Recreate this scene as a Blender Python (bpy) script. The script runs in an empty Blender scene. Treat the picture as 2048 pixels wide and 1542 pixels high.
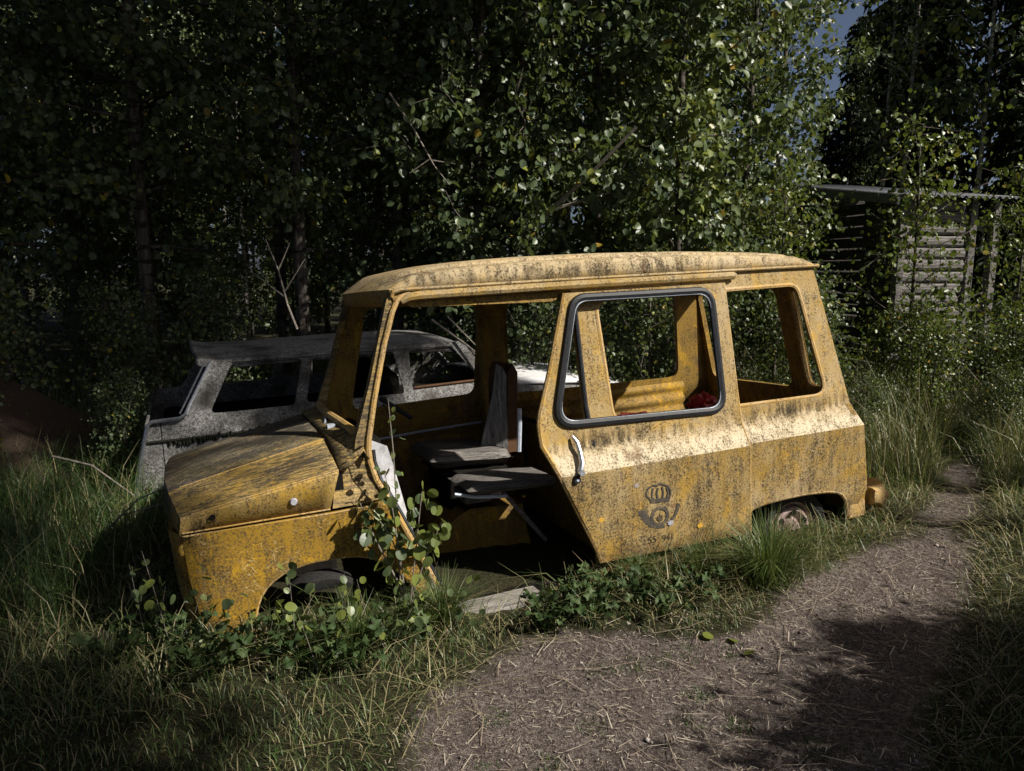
import bpy, bmesh, math, random
import numpy as np
from mathutils import Vector, Matrix
from mathutils.geometry import delaunay_2d_cdt

R = math.radians
scene = bpy.context.scene
col = scene.collection
rng = np.random.default_rng(7)
random.seed(7)

# ------------------------------------------------------------------ camera
cam_data = bpy.data.cameras.new('camera')
cam = bpy.data.objects.new('camera', cam_data)
col.objects.link(cam)
cam_data.sensor_width = 36.0
cam_data.lens = 1490.0 / 2048.0 * 36.0
cam_data.clip_start = 0.05
cam_data.clip_end = 600
cam.location = (0, 0, 1.5)
cam.rotation_euler = (R(90) - math.atan(231.0 / 1490.0), 0, 0)
scene.camera = cam

# ------------------------------------------------------------------ sky and sun
SUN = Vector((0.71, -0.27, 0.66)).normalized()
world = bpy.data.worlds.new('World')
scene.world = world
world.use_nodes = True
wn = world.node_tree.nodes
wl = world.node_tree.links
for n in list(wn):
    wn.remove(n)
sky = wn.new('ShaderNodeTexSky')
sky.sky_type = 'NISHITA'
sky.sun_disc = False
sky.sun_elevation = math.asin(SUN.z)
sky.sun_rotation = math.atan2(SUN.x, SUN.y)
sky.air_density = .5
sky.dust_density = 2.4
sky.ozone_density = .0
bgn = wn.new('ShaderNodeBackground')
bgn.inputs['Strength'].default_value = 0.05
won = wn.new('ShaderNodeOutputWorld')
wl.new(sky.outputs[0], bgn.inputs[0])
wl.new(bgn.outputs[0], won.inputs[0])
sun_data = bpy.data.lights.new('sun', 'SUN')
sun_data.energy = 5.0
sun_data.angle = R(0.8)
sun_data.color = (1.0, 0.94, 0.85)
sun = bpy.data.objects.new('sun', sun_data)
col.objects.link(sun)
sun.rotation_euler = (-SUN).to_track_quat('-Z', 'Y').to_euler()
sun.location = SUN * 30

scene.view_settings.view_transform = 'Standard'
scene.view_settings.look = 'None'
scene.view_settings.exposure = 0.5
scene.view_settings.gamma = 1.0
scene.view_settings.use_curve_mapping = False
scene.cycles.max_bounces = 4
scene.cycles.diffuse_bounces = 2
scene.cycles.transparent_max_bounces = 6

# ------------------------------------------------------------------ material helpers
class NT:
    def __init__(self, name):
        self.m = bpy.data.materials.new(name)
        self.m.use_nodes = True
        self.t = self.m.node_tree
        self.n = self.t.nodes
        for x in list(self.n):
            self.n.remove(x)
        self.out = self.n.new('ShaderNodeOutputMaterial')
        self.co = self.n.new('ShaderNodeTexCoord').outputs['Object']
    def L(self, a, b):
        self.t.links.new(a, b)
    def set(self, sock, v):
        if isinstance(v, (int, float)):
            sock.default_value = v
        elif isinstance(v, (tuple, list)):
            if len(v) == 3 and sock.type == 'RGBA':
                v = tuple(v) + (1.0,)
            sock.default_value = v
        else:
            self.L(v, sock)
    def mapping(self, scale=(1, 1, 1), loc=(0, 0, 0), rot=(0, 0, 0), src=None):
        n = self.n.new('ShaderNodeMapping')
        n.inputs['Scale'].default_value = scale
        n.inputs['Location'].default_value = loc
        n.inputs['Rotation'].default_value = rot
        self.L(src or self.co, n.inputs['Vector'])
        return n.outputs[0]
    def noise(self, scale, detail=4, rough=.55, vec=None, dist=0.0):
        n = self.n.new('ShaderNodeTexNoise')
        n.inputs['Scale'].default_value = scale
        n.inputs['Detail'].default_value = detail
        n.inputs['Roughness'].default_value = rough
        n.inputs['Distortion'].default_value = dist
        self.L(vec or self.co, n.inputs['Vector'])
        return n.outputs['Fac']
    def voronoi(self, scale, vec=None, feature='F1', out='Distance', rnd=1.0):
        n = self.n.new('ShaderNodeTexVoronoi')
        n.feature = feature
        n.inputs['Scale'].default_value = scale
        n.inputs['Randomness'].default_value = rnd
        self.L(vec or self.co, n.inputs['Vector'])
        return n.outputs[out]
    def ramp(self, v, lo, hi, a=0.0, b=1.0):
        n = self.n.new('ShaderNodeMapRange')
        n.inputs['From Min'].default_value = lo
        n.inputs['From Max'].default_value = hi
        n.inputs['To Min'].default_value = a
        n.inputs['To Max'].default_value = b
        n.clamp = True
        self.L(v, n.inputs['Value'])
        return n.outputs[0]
    def math(self, op, a, b=0.0, c=0.0):
        n = self.n.new('ShaderNodeMath')
        n.operation = op
        self.set(n.inputs[0], a)
        self.set(n.inputs[1], b)
        self.set(n.inputs[2], c)
        return n.outputs[0]
    def mix(self, fac, a, b):
        n = self.n.new('ShaderNodeMix')
        n.data_type = 'RGBA'
        self.set(n.inputs[0], fac)
        self.set(n.inputs[6], a)
        self.set(n.inputs[7], b)
        return n.outputs[2]
    def attr(self, name):
        n = self.n.new('ShaderNodeAttribute')
        n.attribute_name = name
        return n.outputs['Fac']
    def cramp(self, v, stops):
        n = self.n.new('ShaderNodeValToRGB')
        cr = n.color_ramp
        while len(cr.elements) < len(stops):
            cr.elements.new(0.5)
        for e, (p, c) in zip(cr.elements, stops):
            e.position = p
            e.color = tuple(c) + (1.0,)
        self.L(v, n.inputs[0])
        return n.outputs[0]
    def principled(self, color, rough=.7, metal=0.0, spec=.3, bump=None, bstr=.3, bdist=.01):
        p = self.n.new('ShaderNodeBsdfPrincipled')
        self.set(p.inputs['Base Color'], color)
        self.set(p.inputs['Roughness'], rough)
        self.set(p.inputs['Metallic'], metal)
        self.set(p.inputs['Specular IOR Level'], spec)
        if bump is not None:
            b = self.n.new('ShaderNodeBump')
            b.inputs['Strength'].default_value = bstr
            b.inputs['Distance'].default_value = bdist
            self.L(bump, b.inputs['Height'])
            self.L(b.outputs[0], p.inputs['Normal'])
        return p
    def done(self, shader):
        self.L(shader.outputs[0], self.out.inputs[0])
        return self.m

def paint(name, base=(.40, .235, .03), faded=(.43, .305, .125), dirt=(.085, .058, .026), fade=.5, grime=.5, streak=None, scr=.6, rough=.6, mud=0.0, thick=0.0, ledge_pale=0.0):
    t = NT(name)
    big = t.noise(2.3, 3, .65)
    med = t.noise(10, 4, .7)
    fine = t.noise(110, 2, .75)
    grit = t.noise(290, 1, .8)
    run = t.noise(30, 3, .65, t.mapping((1, 1, .16)))          # rain streaks running down the panel
    f1 = t.math('ADD', t.math('MULTIPLY', big, .55), t.math('MULTIPLY', med, .45))
    c = t.mix(t.ramp(f1, .62 - .32 * fade, .74 - .2 * fade), base, faded)
    vivid = t.ramp(t.noise(5, 4, .72, None, .8), .56, .60)
    c = t.mix(t.math('MULTIPLY', vivid, .7 * (1 - fade * .75)), c, (.55, .31, .015))
    # grime: even fine pepper, thicker in clouds, in rain runs and low down where mud splashed up
    cloud = t.math('ADD', t.math('MULTIPLY', med, .3), t.math('ADD', t.math('MULTIPLY', run, .35), t.math('MULTIPLY', t.noise(3.6, 4, .7, t.mapping((1, 1, .7), (3.1, 0, 1.7))), .35)))
    if mud:
        sx = t.n.new('ShaderNodeSeparateXYZ'); t.L(t.co, sx.inputs[0])
        low = t.ramp(sx.outputs[2], .16, .26, mud, 0.0)
        cloud = t.math('ADD', cloud, low)
    pep = t.math('ADD', t.math('MULTIPLY', fine, .7), t.math('MULTIPLY', grit, .3))
    g = t.math('ADD', pep, t.math('MULTIPLY', t.math('SUBTRACT', cloud, .5), 1.0))
    if ledge_pale:
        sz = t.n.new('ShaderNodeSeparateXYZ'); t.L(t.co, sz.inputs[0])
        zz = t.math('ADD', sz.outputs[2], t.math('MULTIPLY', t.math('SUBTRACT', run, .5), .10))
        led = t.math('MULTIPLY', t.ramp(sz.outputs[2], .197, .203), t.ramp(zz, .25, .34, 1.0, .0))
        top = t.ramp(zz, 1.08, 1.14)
        c = t.mix(t.math('MULTIPLY', t.math('MAXIMUM', led, t.math('MULTIPLY', top, .45)), ledge_pale), c, (.62, .53, .37))  # ledge strip and roof band mixed towards a paler tone
    if ledge_pale:
        wv = t.math('ADD', sz.outputs[2], t.math('MULTIPLY', t.math('SUBTRACT', t.noise(14, 4, .7), .5), .07))
        band = t.math('MULTIPLY', t.ramp(wv, .285, .315), t.ramp(wv, .33, .40, 1.0, 0.0))
        band2 = t.math('MULTIPLY', t.ramp(wv, 1.10, 1.125), t.ramp(wv, 1.15, 1.19, 1.0, 0.0))
        patch = t.ramp(t.noise(2.1, 3, .6, t.mapping((1, 1, 1), (7.7, 0, 2.2))), .42, .60)
        bm = t.math('MULTIPLY', t.math('MAXIMUM', band, t.math('MULTIPLY', band2, .8)), t.math('MULTIPLY', patch, t.ramp(run, .38, .55)))
        c = t.mix(t.math('MULTIPLY', bm, .8), c, (.04, .032, .02))
        g = t.math('ADD', g, t.math('MULTIPLY', bm, .10))
        rz = t.ramp(t.math('ADD', sz.outputs[2], t.math('MULTIPLY', t.math('SUBTRACT', t.noise(9, 5, .75), .5), .22)), -.27, -.19, 1.0, 0.0)
        c = t.mix(t.math('MULTIPLY', rz, .7), c, (.13, .06, .022))
    g1 = t.ramp(g, .55 - .14 * grime, .63 - .11 * grime)
    c = t.mix(t.math('MULTIPLY', g1, .50 + .25 * grime), c, dirt)
    g2 = t.ramp(g, .64 - .06 * grime, .70 - .06 * grime)
    c = t.mix(t.math('MULTIPLY', g2, .85), c, (.018, .014, .009))
    # pale snail-trail scratches through the grime
    sn = t.noise(15, 2, .6, None, .9)
    sc = t.math('SUBTRACT', 1.0, t.ramp(t.math('ABSOLUTE', t.math('SUBTRACT', sn, .5)), .004, .014))
    sc = t.math('MULTIPLY', sc, t.ramp(med, .50, .58))
    c = t.mix(t.math('MULTIPLY', sc, scr), c, (.52, .38, .16))
    # black lichen dots
    vo = t.voronoi(34)
    dots = t.math('MULTIPLY', t.math('SUBTRACT', 1.0, t.ramp(vo, .10, .2)), t.ramp(big, .54, .62))
    c = t.mix(t.math('MULTIPLY', dots, .8), c, (.02, .018, .012))
    if streak:
        s1 = t.noise(30, 4, .75, t.mapping(streak))
        s2 = t.noise(5, 3, .6, t.mapping((.5, 1.6, 1.6)))
        sm = t.ramp(t.math('ADD', t.math('MULTIPLY', s1, .6), t.math('MULTIPLY', s2, .4)), .435 - thick, .55 - thick)
        c = t.mix(t.math('MULTIPLY', sm, .90), c, (.035, .032, .027))
    c = t.mix(t.math('MULTIPLY', t.ramp(f1, .60, .66), .5), c, (.15, .075, .03))
    h = t.math('ADD', t.math('MULTIPLY', fine, .6), t.math('ADD', t.math('MULTIPLY', med, 1.2), grit))
    return t.done(t.principled(c, t.ramp(g1, 0, 1, rough, .9), 0, .3, h, .4, .004))

M = {}
M['paint'] = paint('weathered_yellow_paint', base=(.34, .215, .05), faded=(.43, .325, .17), fade=.66, grime=.46, mud=.045, ledge_pale=.85)
M['paint_fender'] = paint('weathered_amber_paint', base=(.31, .18, .018), faded=(.31, .215, .08), fade=.35, grime=.8, scr=.9)
M['paint_hood'] = paint('streaked_hood_paint', base=(.34, .22, .05), fade=.7, grime=.45, streak=(.35, 3.2, 3.2), scr=.7)
M['paint_top'] = paint('blackened_bonnet_top', base=(.30, .22, .08), faded=(.36, .32, .24), fade=.7, grime=.5, streak=(.3, 4.5, 4.5), scr=.6, thick=.045)
M['paint_flank'] = paint('scratched_flank_paint', base=(.34, .22, .05), fade=.65, grime=.55, scr=1.0)
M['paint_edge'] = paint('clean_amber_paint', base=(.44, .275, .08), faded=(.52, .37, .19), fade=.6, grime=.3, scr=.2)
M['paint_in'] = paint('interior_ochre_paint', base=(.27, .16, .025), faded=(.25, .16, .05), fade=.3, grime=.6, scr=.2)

def simple(name, c1, c2, scale=20, rough=.7, metal=0, spec=.3, bstr=.3, stretch=(1, 1, 1), lo=.4, hi=.62, fine=180):
    t = NT(name)
    v = t.mapping(stretch)
    a = t.noise(scale, 6, .7, v)
    b = t.noise(fine, 2, .7, v)
    f = t.ramp(t.math('ADD', t.math('MULTIPLY', a, .6), t.math('MULTIPLY', b, .4)), lo, hi)
    return t.done(t.principled(t.mix(f, c1, c2), rough, metal, spec, b, bstr, .004))

M['rubber'] = simple('black_rubber', (.006, .007, .009), (.02, .022, .027), 40, .55, 0, .35)
M['chrome'] = simple('dull_chrome', (.50, .52, .57), (.25, .26, .29), 60, .38, .85, .5, .1)
M['alu'] = simple('pale_filler_strip', (.62, .68, .78), (.4, .45, .52), 60, .3, .2, .5, .1)
M['dark'] = simple('shade_black', (.006, .0055, .005), (.014, .012, .010), 30, .95, 0, .1)  # near-black for dark parts; paints in the shade of holes, gaps and wheel wells
M['tyre'] = simple('old_tyre', (.012, .012, .013), (.035, .033, .03), 60, .85)
M['rim'] = simple('rusty_rim', (.16, .09, .07), (.42, .34, .31), 18, .75)
M['rust'] = simple('brown_rust', (.10, .05, .025), (.05, .03, .02), 15, .85)
M['red'] = simple('red_plastic', (.55, .03, .015), (.3, .015, .01), 12, .4, 0, .5)
M['darkred'] = simple('faded_red_plastic', (.16, .02, .015), (.08, .015, .01), 12, .6)
M['white_panel'] = simple('white_undercoat', (.30, .30, .30), (.56, .56, .58), 14, .6, lo=.38, hi=.56)
M['wood'] = simple('grey_weathered_wood', (.10, .09, .08), (.45, .42, .38), 16, .9, stretch=(.25, 6, 6), bstr=.6, fine=60)
M['seatwood'] = simple('cracked_grey_vinyl', (.035, .032, .03), (.24, .22, .20), 22, .8, stretch=(.3, 5, 3), bstr=.6, fine=70)
M['backwood'] = simple('cracked_grey_back', (.05, .048, .046), (.34, .33, .32), 18, .8, stretch=(5, 5, .3), bstr=.6, fine=70)
M['rawbrown'] = simple('rust_brown_card', (.13, .06, .025), (.05, .03, .018), 20, .9)
M['print'] = simple('faded_grey_print', (.06, .054, .047), (.30, .225, .11), 22, .85, lo=.50, hi=.74, fine=150)
M['number'] = simple('faded_dark_print', (.03, .027, .022), (.16, .12, .06), 40, .8, lo=.45, hi=.65, fine=260)
M['chip'] = simple('bare_primer', (.42, .43, .47), (.30, .30, .33), 60, .8)
M['primer'] = simple('dusty_primer', (.30, .25, .24), (.42, .36, .32), 60, .8)
M['vivid'] = simple('fresh_yellow_patch', (.62, .36, .05), (.55, .30, .04), 60, .7)

def grey_paint():
    t = NT('lichen_grey_paint')
    a = t.noise(60, 5, .8, None, .5)
    b = t.noise(4, 4, .6)
    g = t.noise(190, 2, .8)
    f = t.ramp(t.math('ADD', t.math('MULTIPLY', a, .6), t.math('MULTIPLY', g, .4)), .44, .6)
    c = t.mix(f, (.05, .048, .046), (.40, .395, .38))
    c = t.mix(t.ramp(b, .48, .66), c, (.06, .055, .048))
    return t.done(t.principled(c, .8, 0, .25, a, .3, .004))
M['grey'] = grey_paint()
M['moss'] = simple('black_moss', (.010, .011, .008), (.03, .03, .02), 40, .95)
M['palepaint'] = simple('pale_bonnet_paint', (.75, .75, .76), (.35, .34, .32), 14, .6, lo=.42, hi=.7)
M['deadbrown'] = simple('dead_brown_paint', (.09, .058, .038), (.014, .011, .009), 110, .9, lo=.42, hi=.56)

def leafmat(name, stops, rough=.40, trans=.28, spec=.42):
    t = NT(name)
    c = t.cramp(t.attr('tint'), stops)
    p = t.principled(c, rough, 0, spec)
    tr = t.n.new('ShaderNodeBsdfTranslucent')
    c2 = t.mix(.5, c, (.16, .20, .02))
    t.L(c2, tr.inputs[0])
    mx = t.n.new('ShaderNodeMixShader')
    mx.inputs[0].default_value = trans
    t.L(p.outputs[0], mx.inputs[1])
    t.L(tr.outputs[0], mx.inputs[2])
    return t.done(mx)

M['leaf'] = leafmat('aspen_leaf', [(0, (.045, .070, .034)), (.55, (.095, .13, .055)), (.86, (.17, .205, .045)), (.95, (.19, .21, .03)), (1, (.33, .22, .03))])
M['leafy'] = leafmat('yellowing_leaf', [(0, (.04, .07, .02)), (.4, (.09, .13, .025)), (.75, (.18, .20, .03)), (1, (.38, .24, .03))])
M['herb'] = leafmat('herb_leaf', [(0, (.022, .042, .012)), (.6, (.045, .078, .024)), (.93, (.085, .12, .045)), (1, (.25, .05, .04))], .6, .2, .25)
M['grass'] = leafmat('grass_blade', [(0, (.03, .06, .015)), (.5, (.07, .12, .03)), (.75, (.14, .17, .06)), (1, (.40, .33, .18))], .45, .25)
M['straw'] = leafmat('straw', [(0, (.15, .115, .085)), (.5, (.33, .27, .20)), (1, (.54, .48, .38))], .6, .05)
M['needle'] = leafmat('spruce_needle', [(0, (.008, .018, .008)), (1, (.03, .05, .02))], .6, .05, .2)

def barkmat(name, c1, c2, c3):
    t = NT(name)
    v = t.mapping((9, 9, 1.6))
    a = t.noise(3, 6, .75, v)
    b = t.ramp(t.noise(6, 4, .6, t.mapping((1, 1, 3))), .52, .6)
    c = t.mix(t.ramp(a, .4, .6), c1, c2)
    c = t.mix(b, c, c3)
    return t.done(t.principled(c, .9, 0, .2, a, .6, .02))
M['bark'] = barkmat('aspen_bark', (.05, .042, .035), (.16, .14, .12), (.03, .025, .02))
M['palebark'] = barkmat('pale_birch_bark', (.5, .47, .43), (.32, .29, .25), (.05, .045, .04))
M['twig'] = simple('grey_twig', (.12, .10, .08), (.36, .32, .27), 30, .9)

# ------------------------------------------------------------------ object helpers
def link(name, me, mat=None, parent=None):
    o = bpy.data.objects.new(name, me)
    col.objects.link(o)
    if mat is not None and me is not None and len(me.materials) == 0:
        me.materials.append(mat)
    if parent is not None:
        o.parent = parent
    return o

def tag(o, label=None, cat=None, group=None, kind=None):
    if label: o['label'] = label
    if cat: o['category'] = cat
    if group: o['group'] = group
    if kind: o['kind'] = kind
    return o

def empty(name, loc=(0, 0, 0), rz=0):
    o = bpy.data.objects.new(name, None)
    col.objects.link(o)
    o.location = loc
    o.rotation_euler = (0, 0, rz)
    o.empty_display_size = .1
    return o

def np_mesh(name, V, F, tint=None, smooth=False):
    """V (n,3); F (m,k) equal sized faces"""
    me = bpy.data.meshes.new(name)
    V = np.asarray(V, np.float32)
    F = np.asarray(F, np.int32)
    m, k = F.shape
    me.vertices.add(len(V))
    me.vertices.foreach_set('co', V.ravel())
    me.loops.add(m * k)
    me.loops.foreach_set('vertex_index', F.ravel())
    me.polygons.add(m)
    me.polygons.foreach_set('loop_start', np.arange(0, m * k, k, dtype=np.int32))
    me.polygons.foreach_set('loop_total', np.full(m, k, np.int32))
    if smooth:
        me.polygons.foreach_set('use_smooth', np.ones(m, bool))
    if tint is not None:
        a = me.attributes.new('tint', 'FLOAT', 'FACE')
        a.data.foreach_set('value', np.asarray(tint, np.float32))
    me.update(calc_edges=True)
    return me

class MB:
    def __init__(self):
        self.v = []
        self.f = []
    def add(self, vs, fs):
        b = len(self.v)
        self.v += [tuple(p) for p in vs]
        self.f += [tuple(i + b for i in f) for f in fs]
        return self
    def box(self, lo, hi):
        x0, y0, z0 = lo; x1, y1, z1 = hi
        vs = [(x0, y0, z0), (x1, y0, z0), (x1, y1, z0), (x0, y1, z0), (x0, y0, z1), (x1, y0, z1), (x1, y1, z1), (x0, y1, z1)]
        return self.add(vs, [(0, 3, 2, 1), (4, 5, 6, 7), (0, 1, 5, 4), (1, 2, 6, 5), (2, 3, 7, 6), (3, 0, 4, 7)])
    def tube(self, pts, rad, n=8, closed=False, flat=1.0, cap=True):
        pts = [Vector(p) for p in pts]
        m = len(pts)
        rad = rad if isinstance(rad, (list, tuple, np.ndarray)) else [rad] * m
        prev = None
        rings = []
        for i, p in enumerate(pts):
            a = pts[(i - 1) % m] if (i > 0 or closed) else p
            b = pts[(i + 1) % m] if (i < m - 1 or closed) else p
            t = (b - a).normalized()
            ref = prev if prev is not None else (Vector((0, 1, 0)) if abs(t.y) < .9 else Vector((0, 0, 1)))
            u = (ref - t * ref.dot(t)).normalized()
            prev = u
            w = t.cross(u)
            rings.append([p + (u * math.cos(2 * math.pi * k / n) * flat + w * math.sin(2 * math.pi * k / n)) * rad[i] for k in range(n)])
        b0 = len(self.v)
        for r in rings:
            self.v += [tuple(q) for q in r]
        for i in range(m if closed else m - 1):
            j = (i + 1) % m
            for k in range(n):
                k2 = (k + 1) % n
                self.f.append((b0 + i * n + k, b0 + i * n + k2, b0 + j * n + k2, b0 + j * n + k))
        if cap and not closed:
            self.f.append(tuple(b0 + k for k in range(n - 1, -1, -1)))
            self.f.append(tuple(b0 + (m - 1) * n + k for k in range(n)))
        return self
    def grid(self, rows, close=False):
        """rows: list of equal length point lists"""
        b0 = len(self.v)
        n = len(rows[0])
        for r in rows:
            self.v += [tuple(p) for p in r]
        for i in range(len(rows) - 1):
            for k in range(n if close else n - 1):
                k2 = (k + 1) % n
                self.f.append((b0 + i * n + k, b0 + i * n + k2, b0 + (i + 1) * n + k2, b0 + (i + 1) * n + k))
        return self
    def build(self, name, mat, parent=None, smooth=True, angle=35, solid=0, bevel=0, offset=0):
        me = bpy.data.meshes.new(name)
        me.from_pydata(self.v, [], self.f)
        bm = bmesh.new()
        bm.from_mesh(me)
        bmesh.ops.recalc_face_normals(bm, faces=bm.faces)
        bm.to_mesh(me)
        bm.free()
        if smooth:
            me.polygons.foreach_set('use_smooth', np.ones(len(me.polygons), bool))
            me.set_sharp_from_angle(angle=R(angle))
        o = link(name, me, mat, parent)
        if solid:
            s = o.modifiers.new('solid', 'SOLIDIFY')
            s.thickness = solid
            s.offset = offset
        if bevel:
            b = o.modifiers.new('bevel', 'BEVEL')
            b.width = bevel
            b.segments = 2
            b.limit_method = 'ANGLE'
        return o

def rpoly(c, r, n=6):
    out = []
    m = len(c)
    for i in range(m):
        p0 = Vector(c[i - 1]); p = Vector(c[i]); p1 = Vector(c[(i + 1) % m])
        a = (p0 - p).normalized(); b = (p1 - p).normalized()
        ang = a.angle(b)
        rr = r[i] if isinstance(r, (list, tuple)) else r
        d = min(rr / math.tan(ang / 2), .45 * (p0 - p).length, .45 * (p1 - p).length)
        s = p + a * d; e = p + b * d
        for k in range(n + 1):
            t = k / n
            out.append(tuple((s * (1 - t) ** 2 + p * 2 * t * (1 - t) + e * t * t)))
    return out

def inside(poly, x, y):
    px = poly[:, 0]; py = poly[:, 1]
    qx = np.roll(px, -1); qy = np.roll(py, -1)
    c = ((py > y) != (qy > y))
    with np.errstate(divide='ignore', invalid='ignore'):
        xi = (qx - px) * (y - py) / (qy - py) + px
    return (np.count_nonzero(c & (x < xi)) % 2) == 1

def dens(poly, step):
    out = []
    m = len(poly)
    for i in range(m):
        a = np.array(poly[i], float); b = np.array(poly[(i + 1) % m], float)
        k = max(1, int(np.ceil(np.linalg.norm(b - a) / step)))
        for j in range(k):
            out.append(tuple(a + (b - a) * j / k))
    return out

def panel(name, outline, holes, fn, off, mat, parent, step=.05, lines=(), angle=30):
    """sheet with holes: outline in (u,v), fn(u,v)->(x,y,z), off: inward thickness vector"""
    loops = [dens(outline, step)] + [dens(h, step) for h in holes]
    arrs = [np.array(l) for l in loops]
    pts = []; edges = []
    for l in loops:
        b = len(pts)
        pts += [Vector(p) for p in l]
        edges += [(b + i, b + (i + 1) % len(l)) for i in range(len(l))]
    lo = arrs[0].min(0); hi = arrs[0].max(0)
    bnd = np.concatenate(arrs)
    cand = [(u, v) for u in np.arange(lo[0], hi[0], step) for v in np.arange(lo[1], hi[1], step)]
    cand = [(u, v) for (u, v) in cand if all(abs(v - z) > step * .45 for z in lines)]
    cand += [(u, z) for z in lines for u in np.arange(lo[0], hi[0], step * .5)]
    for u, v in cand:
        if np.min((bnd[:, 0] - u) ** 2 + (bnd[:, 1] - v) ** 2) < (step * .3) ** 2:
            continue
        if inside(arrs[0], u, v) and not any(inside(h, u, v) for h in arrs[1:]):
            pts.append(Vector((u, v)))
    vs, es, fs, *_ = delaunay_2d_cdt(pts, edges, [], 0, 1e-5)
    tri = []
    for f in fs:
        c = (vs[f[0]] + vs[f[1]] + vs[f[2]]) / 3
        if inside(arrs[0], c.x, c.y) and not any(inside(h, c.x, c.y) for h in arrs[1:]):
            tri.append(tuple(f))
    n = len(vs)
    P = [Vector(fn(v.x, v.y)) for v in vs]
    off = Vector(off)
    Q = [p + off for p in P]
    cnt = {}
    for f in tri:
        for a, b in ((f[0], f[1]), (f[1], f[2]), (f[2], f[0])):
            cnt[(a, b)] = 1
    faces = list(tri) + [(f[2] + n, f[1] + n, f[0] + n) for f in tri]
    for (a, b) in cnt:
        if (b, a) not in cnt:
            faces.append((b, a, a + n, b + n))
    mb = MB()
    mb.add(P + Q, faces)
    return mb.build(name, mat, parent, True, angle)

def lathe(mb, prof, center, axis='y', n=28):
    rows = []
    for k in range(n):
        a = 2 * math.pi * k / n
        rows.append([(center[0] + r * math.cos(a), center[1] + h, center[2] + r * math.sin(a)) for r, h in prof])
    rows.append(rows[0])
    mb.grid(rows)
    return mb

# ------------------------------------------------------------------ ground
PATH = [(.25, -2.0), (.32, 1.0), (.36, 2.0), (.52, 2.32), (1.12, 2.62), (1.66, 3.18), (2.3, 3.85), (3.0, 4.75), (3.5, 5.7)]
PATHW = [.66, .68, .72, .68, .48, .31, .16, .05, .0]
def path_d(x, y):
    """signed: <0 inside the worn path"""
    x = np.asarray(x, float); y = np.asarray(y, float)
    best = np.full(x.shape, 1e9)
    for i in range(len(PATH) - 1):
        ax, ay = PATH[i]; bx, by = PATH[i + 1]
        t = np.clip(((x - ax) * (bx - ax) + (y - ay) * (by - ay)) / ((bx - ax) ** 2 + (by - ay) ** 2), 0, 1)
        d = np.hypot(x - ax - t * (bx - ax), y - ay - t * (by - ay)) - (PATHW[i] * (1 - t) + PATHW[i + 1] * t)
        best = np.minimum(best, d)
    return best

_ph = rng.uniform(0, 6.28, (24,))
def wob(x, y, s=1.0):
    r = 0
    for i in range(8):
        a = _ph[i]; fr = s * (0.7 + .55 * i)
        r = r + np.sin(fr * (x * math.cos(a) + y * math.sin(a)) + _ph[i + 8]) / (1 + .6 * i)
    return r / 2.2

def gz(x, y):
    """ground height"""
    x = np.asarray(x, float); y = np.asarray(y, float)
    d = path_d(x, y) + .10 * wob(x, y, 5)
    z = .045 * np.clip(d / .35, -.6, 1) + .02 * wob(x, y, 2.2)
    # the bank under the van rises towards its tail
    z = z + .10 * np.clip((x - .3) / 2.0, 0, 1) * np.clip((y - 3.2) / .8, 0, 1)
    z = z + .035 * np.clip((y - 8) / 10, 0, 1) * 10 * .3
    z = z - .085 * np.exp(-(((x + .02) * .92 + (y - 3.28) * .38) / .42) ** 2 - ((-(x + .02) * .38 + (y - 3.28) * .92) / .16) ** 2)
    return z - .03

xs = np.concatenate([[-90, -50, -30, -20, -14, -10, -7.5, -6, -5], np.arange(-4, 6.01, .045), [7, 8, 10, 14, 20, 30, 50, 90]])
ys = np.concatenate([[-60, -30, -15, -8, -4, -1.5, 0, .6], np.arange(1.0, 8.01, .045), [8.5, 9.5, 11, 13, 16, 20, 26, 36, 60, 120]])
gx, gy = np.meshgrid(xs, ys)
gzv = gz(gx, gy) + rng.normal(0, .0035, gx.shape)
nx, ny = len(xs), len(ys)
idx = np.arange(nx * ny).reshape(ny, nx)
gf = np.stack([idx[:-1, :-1], idx[:-1, 1:], idx[1:, 1:], idx[1:, :-1]], -1).reshape(-1, 4)
gme = np_mesh('ground', np.stack([gx, gy, gzv], -1).reshape(-1, 3), gf, None, True)
pa = gme.attributes.new('path', 'FLOAT', 'POINT')
pd = path_d(gx, gy) + .10 * wob(gx, gy, 5)
pa.data.foreach_set('value', np.clip(.5 - pd / .35, 0, 1).astype(np.float32).ravel())
def groundmat():
    t = NT('dirt_and_moss')
    n1 = t.noise(9, 6, .7); n2 = t.noise(55, 5, .75); n3 = t.noise(220, 3, .8)
    dirt = t.mix(t.ramp(n1, .35, .65), (.19, .152, .132), (.33, .28, .245))
    dirt = t.mix(t.ramp(t.math('ADD', t.math('MULTIPLY', n2, .5), t.math('MULTIPLY', n3, .5)), .45, .54), dirt, (.06, .045, .04))
    peb = t.math('SUBTRACT', 1.0, t.ramp(t.voronoi(60), .12, .22))
    peb = t.math('MULTIPLY', peb, t.ramp(t.voronoi(60, None, 'F1', 'Color'), .62, .64))
    dirt = t.mix(t.math('MULTIPLY', peb, .8), dirt, (.34, .29, .25))
    soil = t.mix(t.ramp(n2, .4, .6), (.02, .022, .010), (.055, .05, .026))
    f = t.ramp(t.math('ADD', t.attr('path'), t.math('MULTIPLY', t.math('SUBTRACT', n1, .5), .7)), .38, .58)
    c = t.mix(f, soil, dirt)
    h = t.math('ADD', n2, t.math('ADD', t.math('MULTIPLY', n3, .6), t.math('MULTIPLY', peb, .5)))
    return t.done(t.principled(c, .95, 0, .15, h, .8, .02))
ground = link('ground', gme, groundmat())
tag(ground, 'worn dirt path and dark forest soil under the grass', kind='structure')

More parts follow.
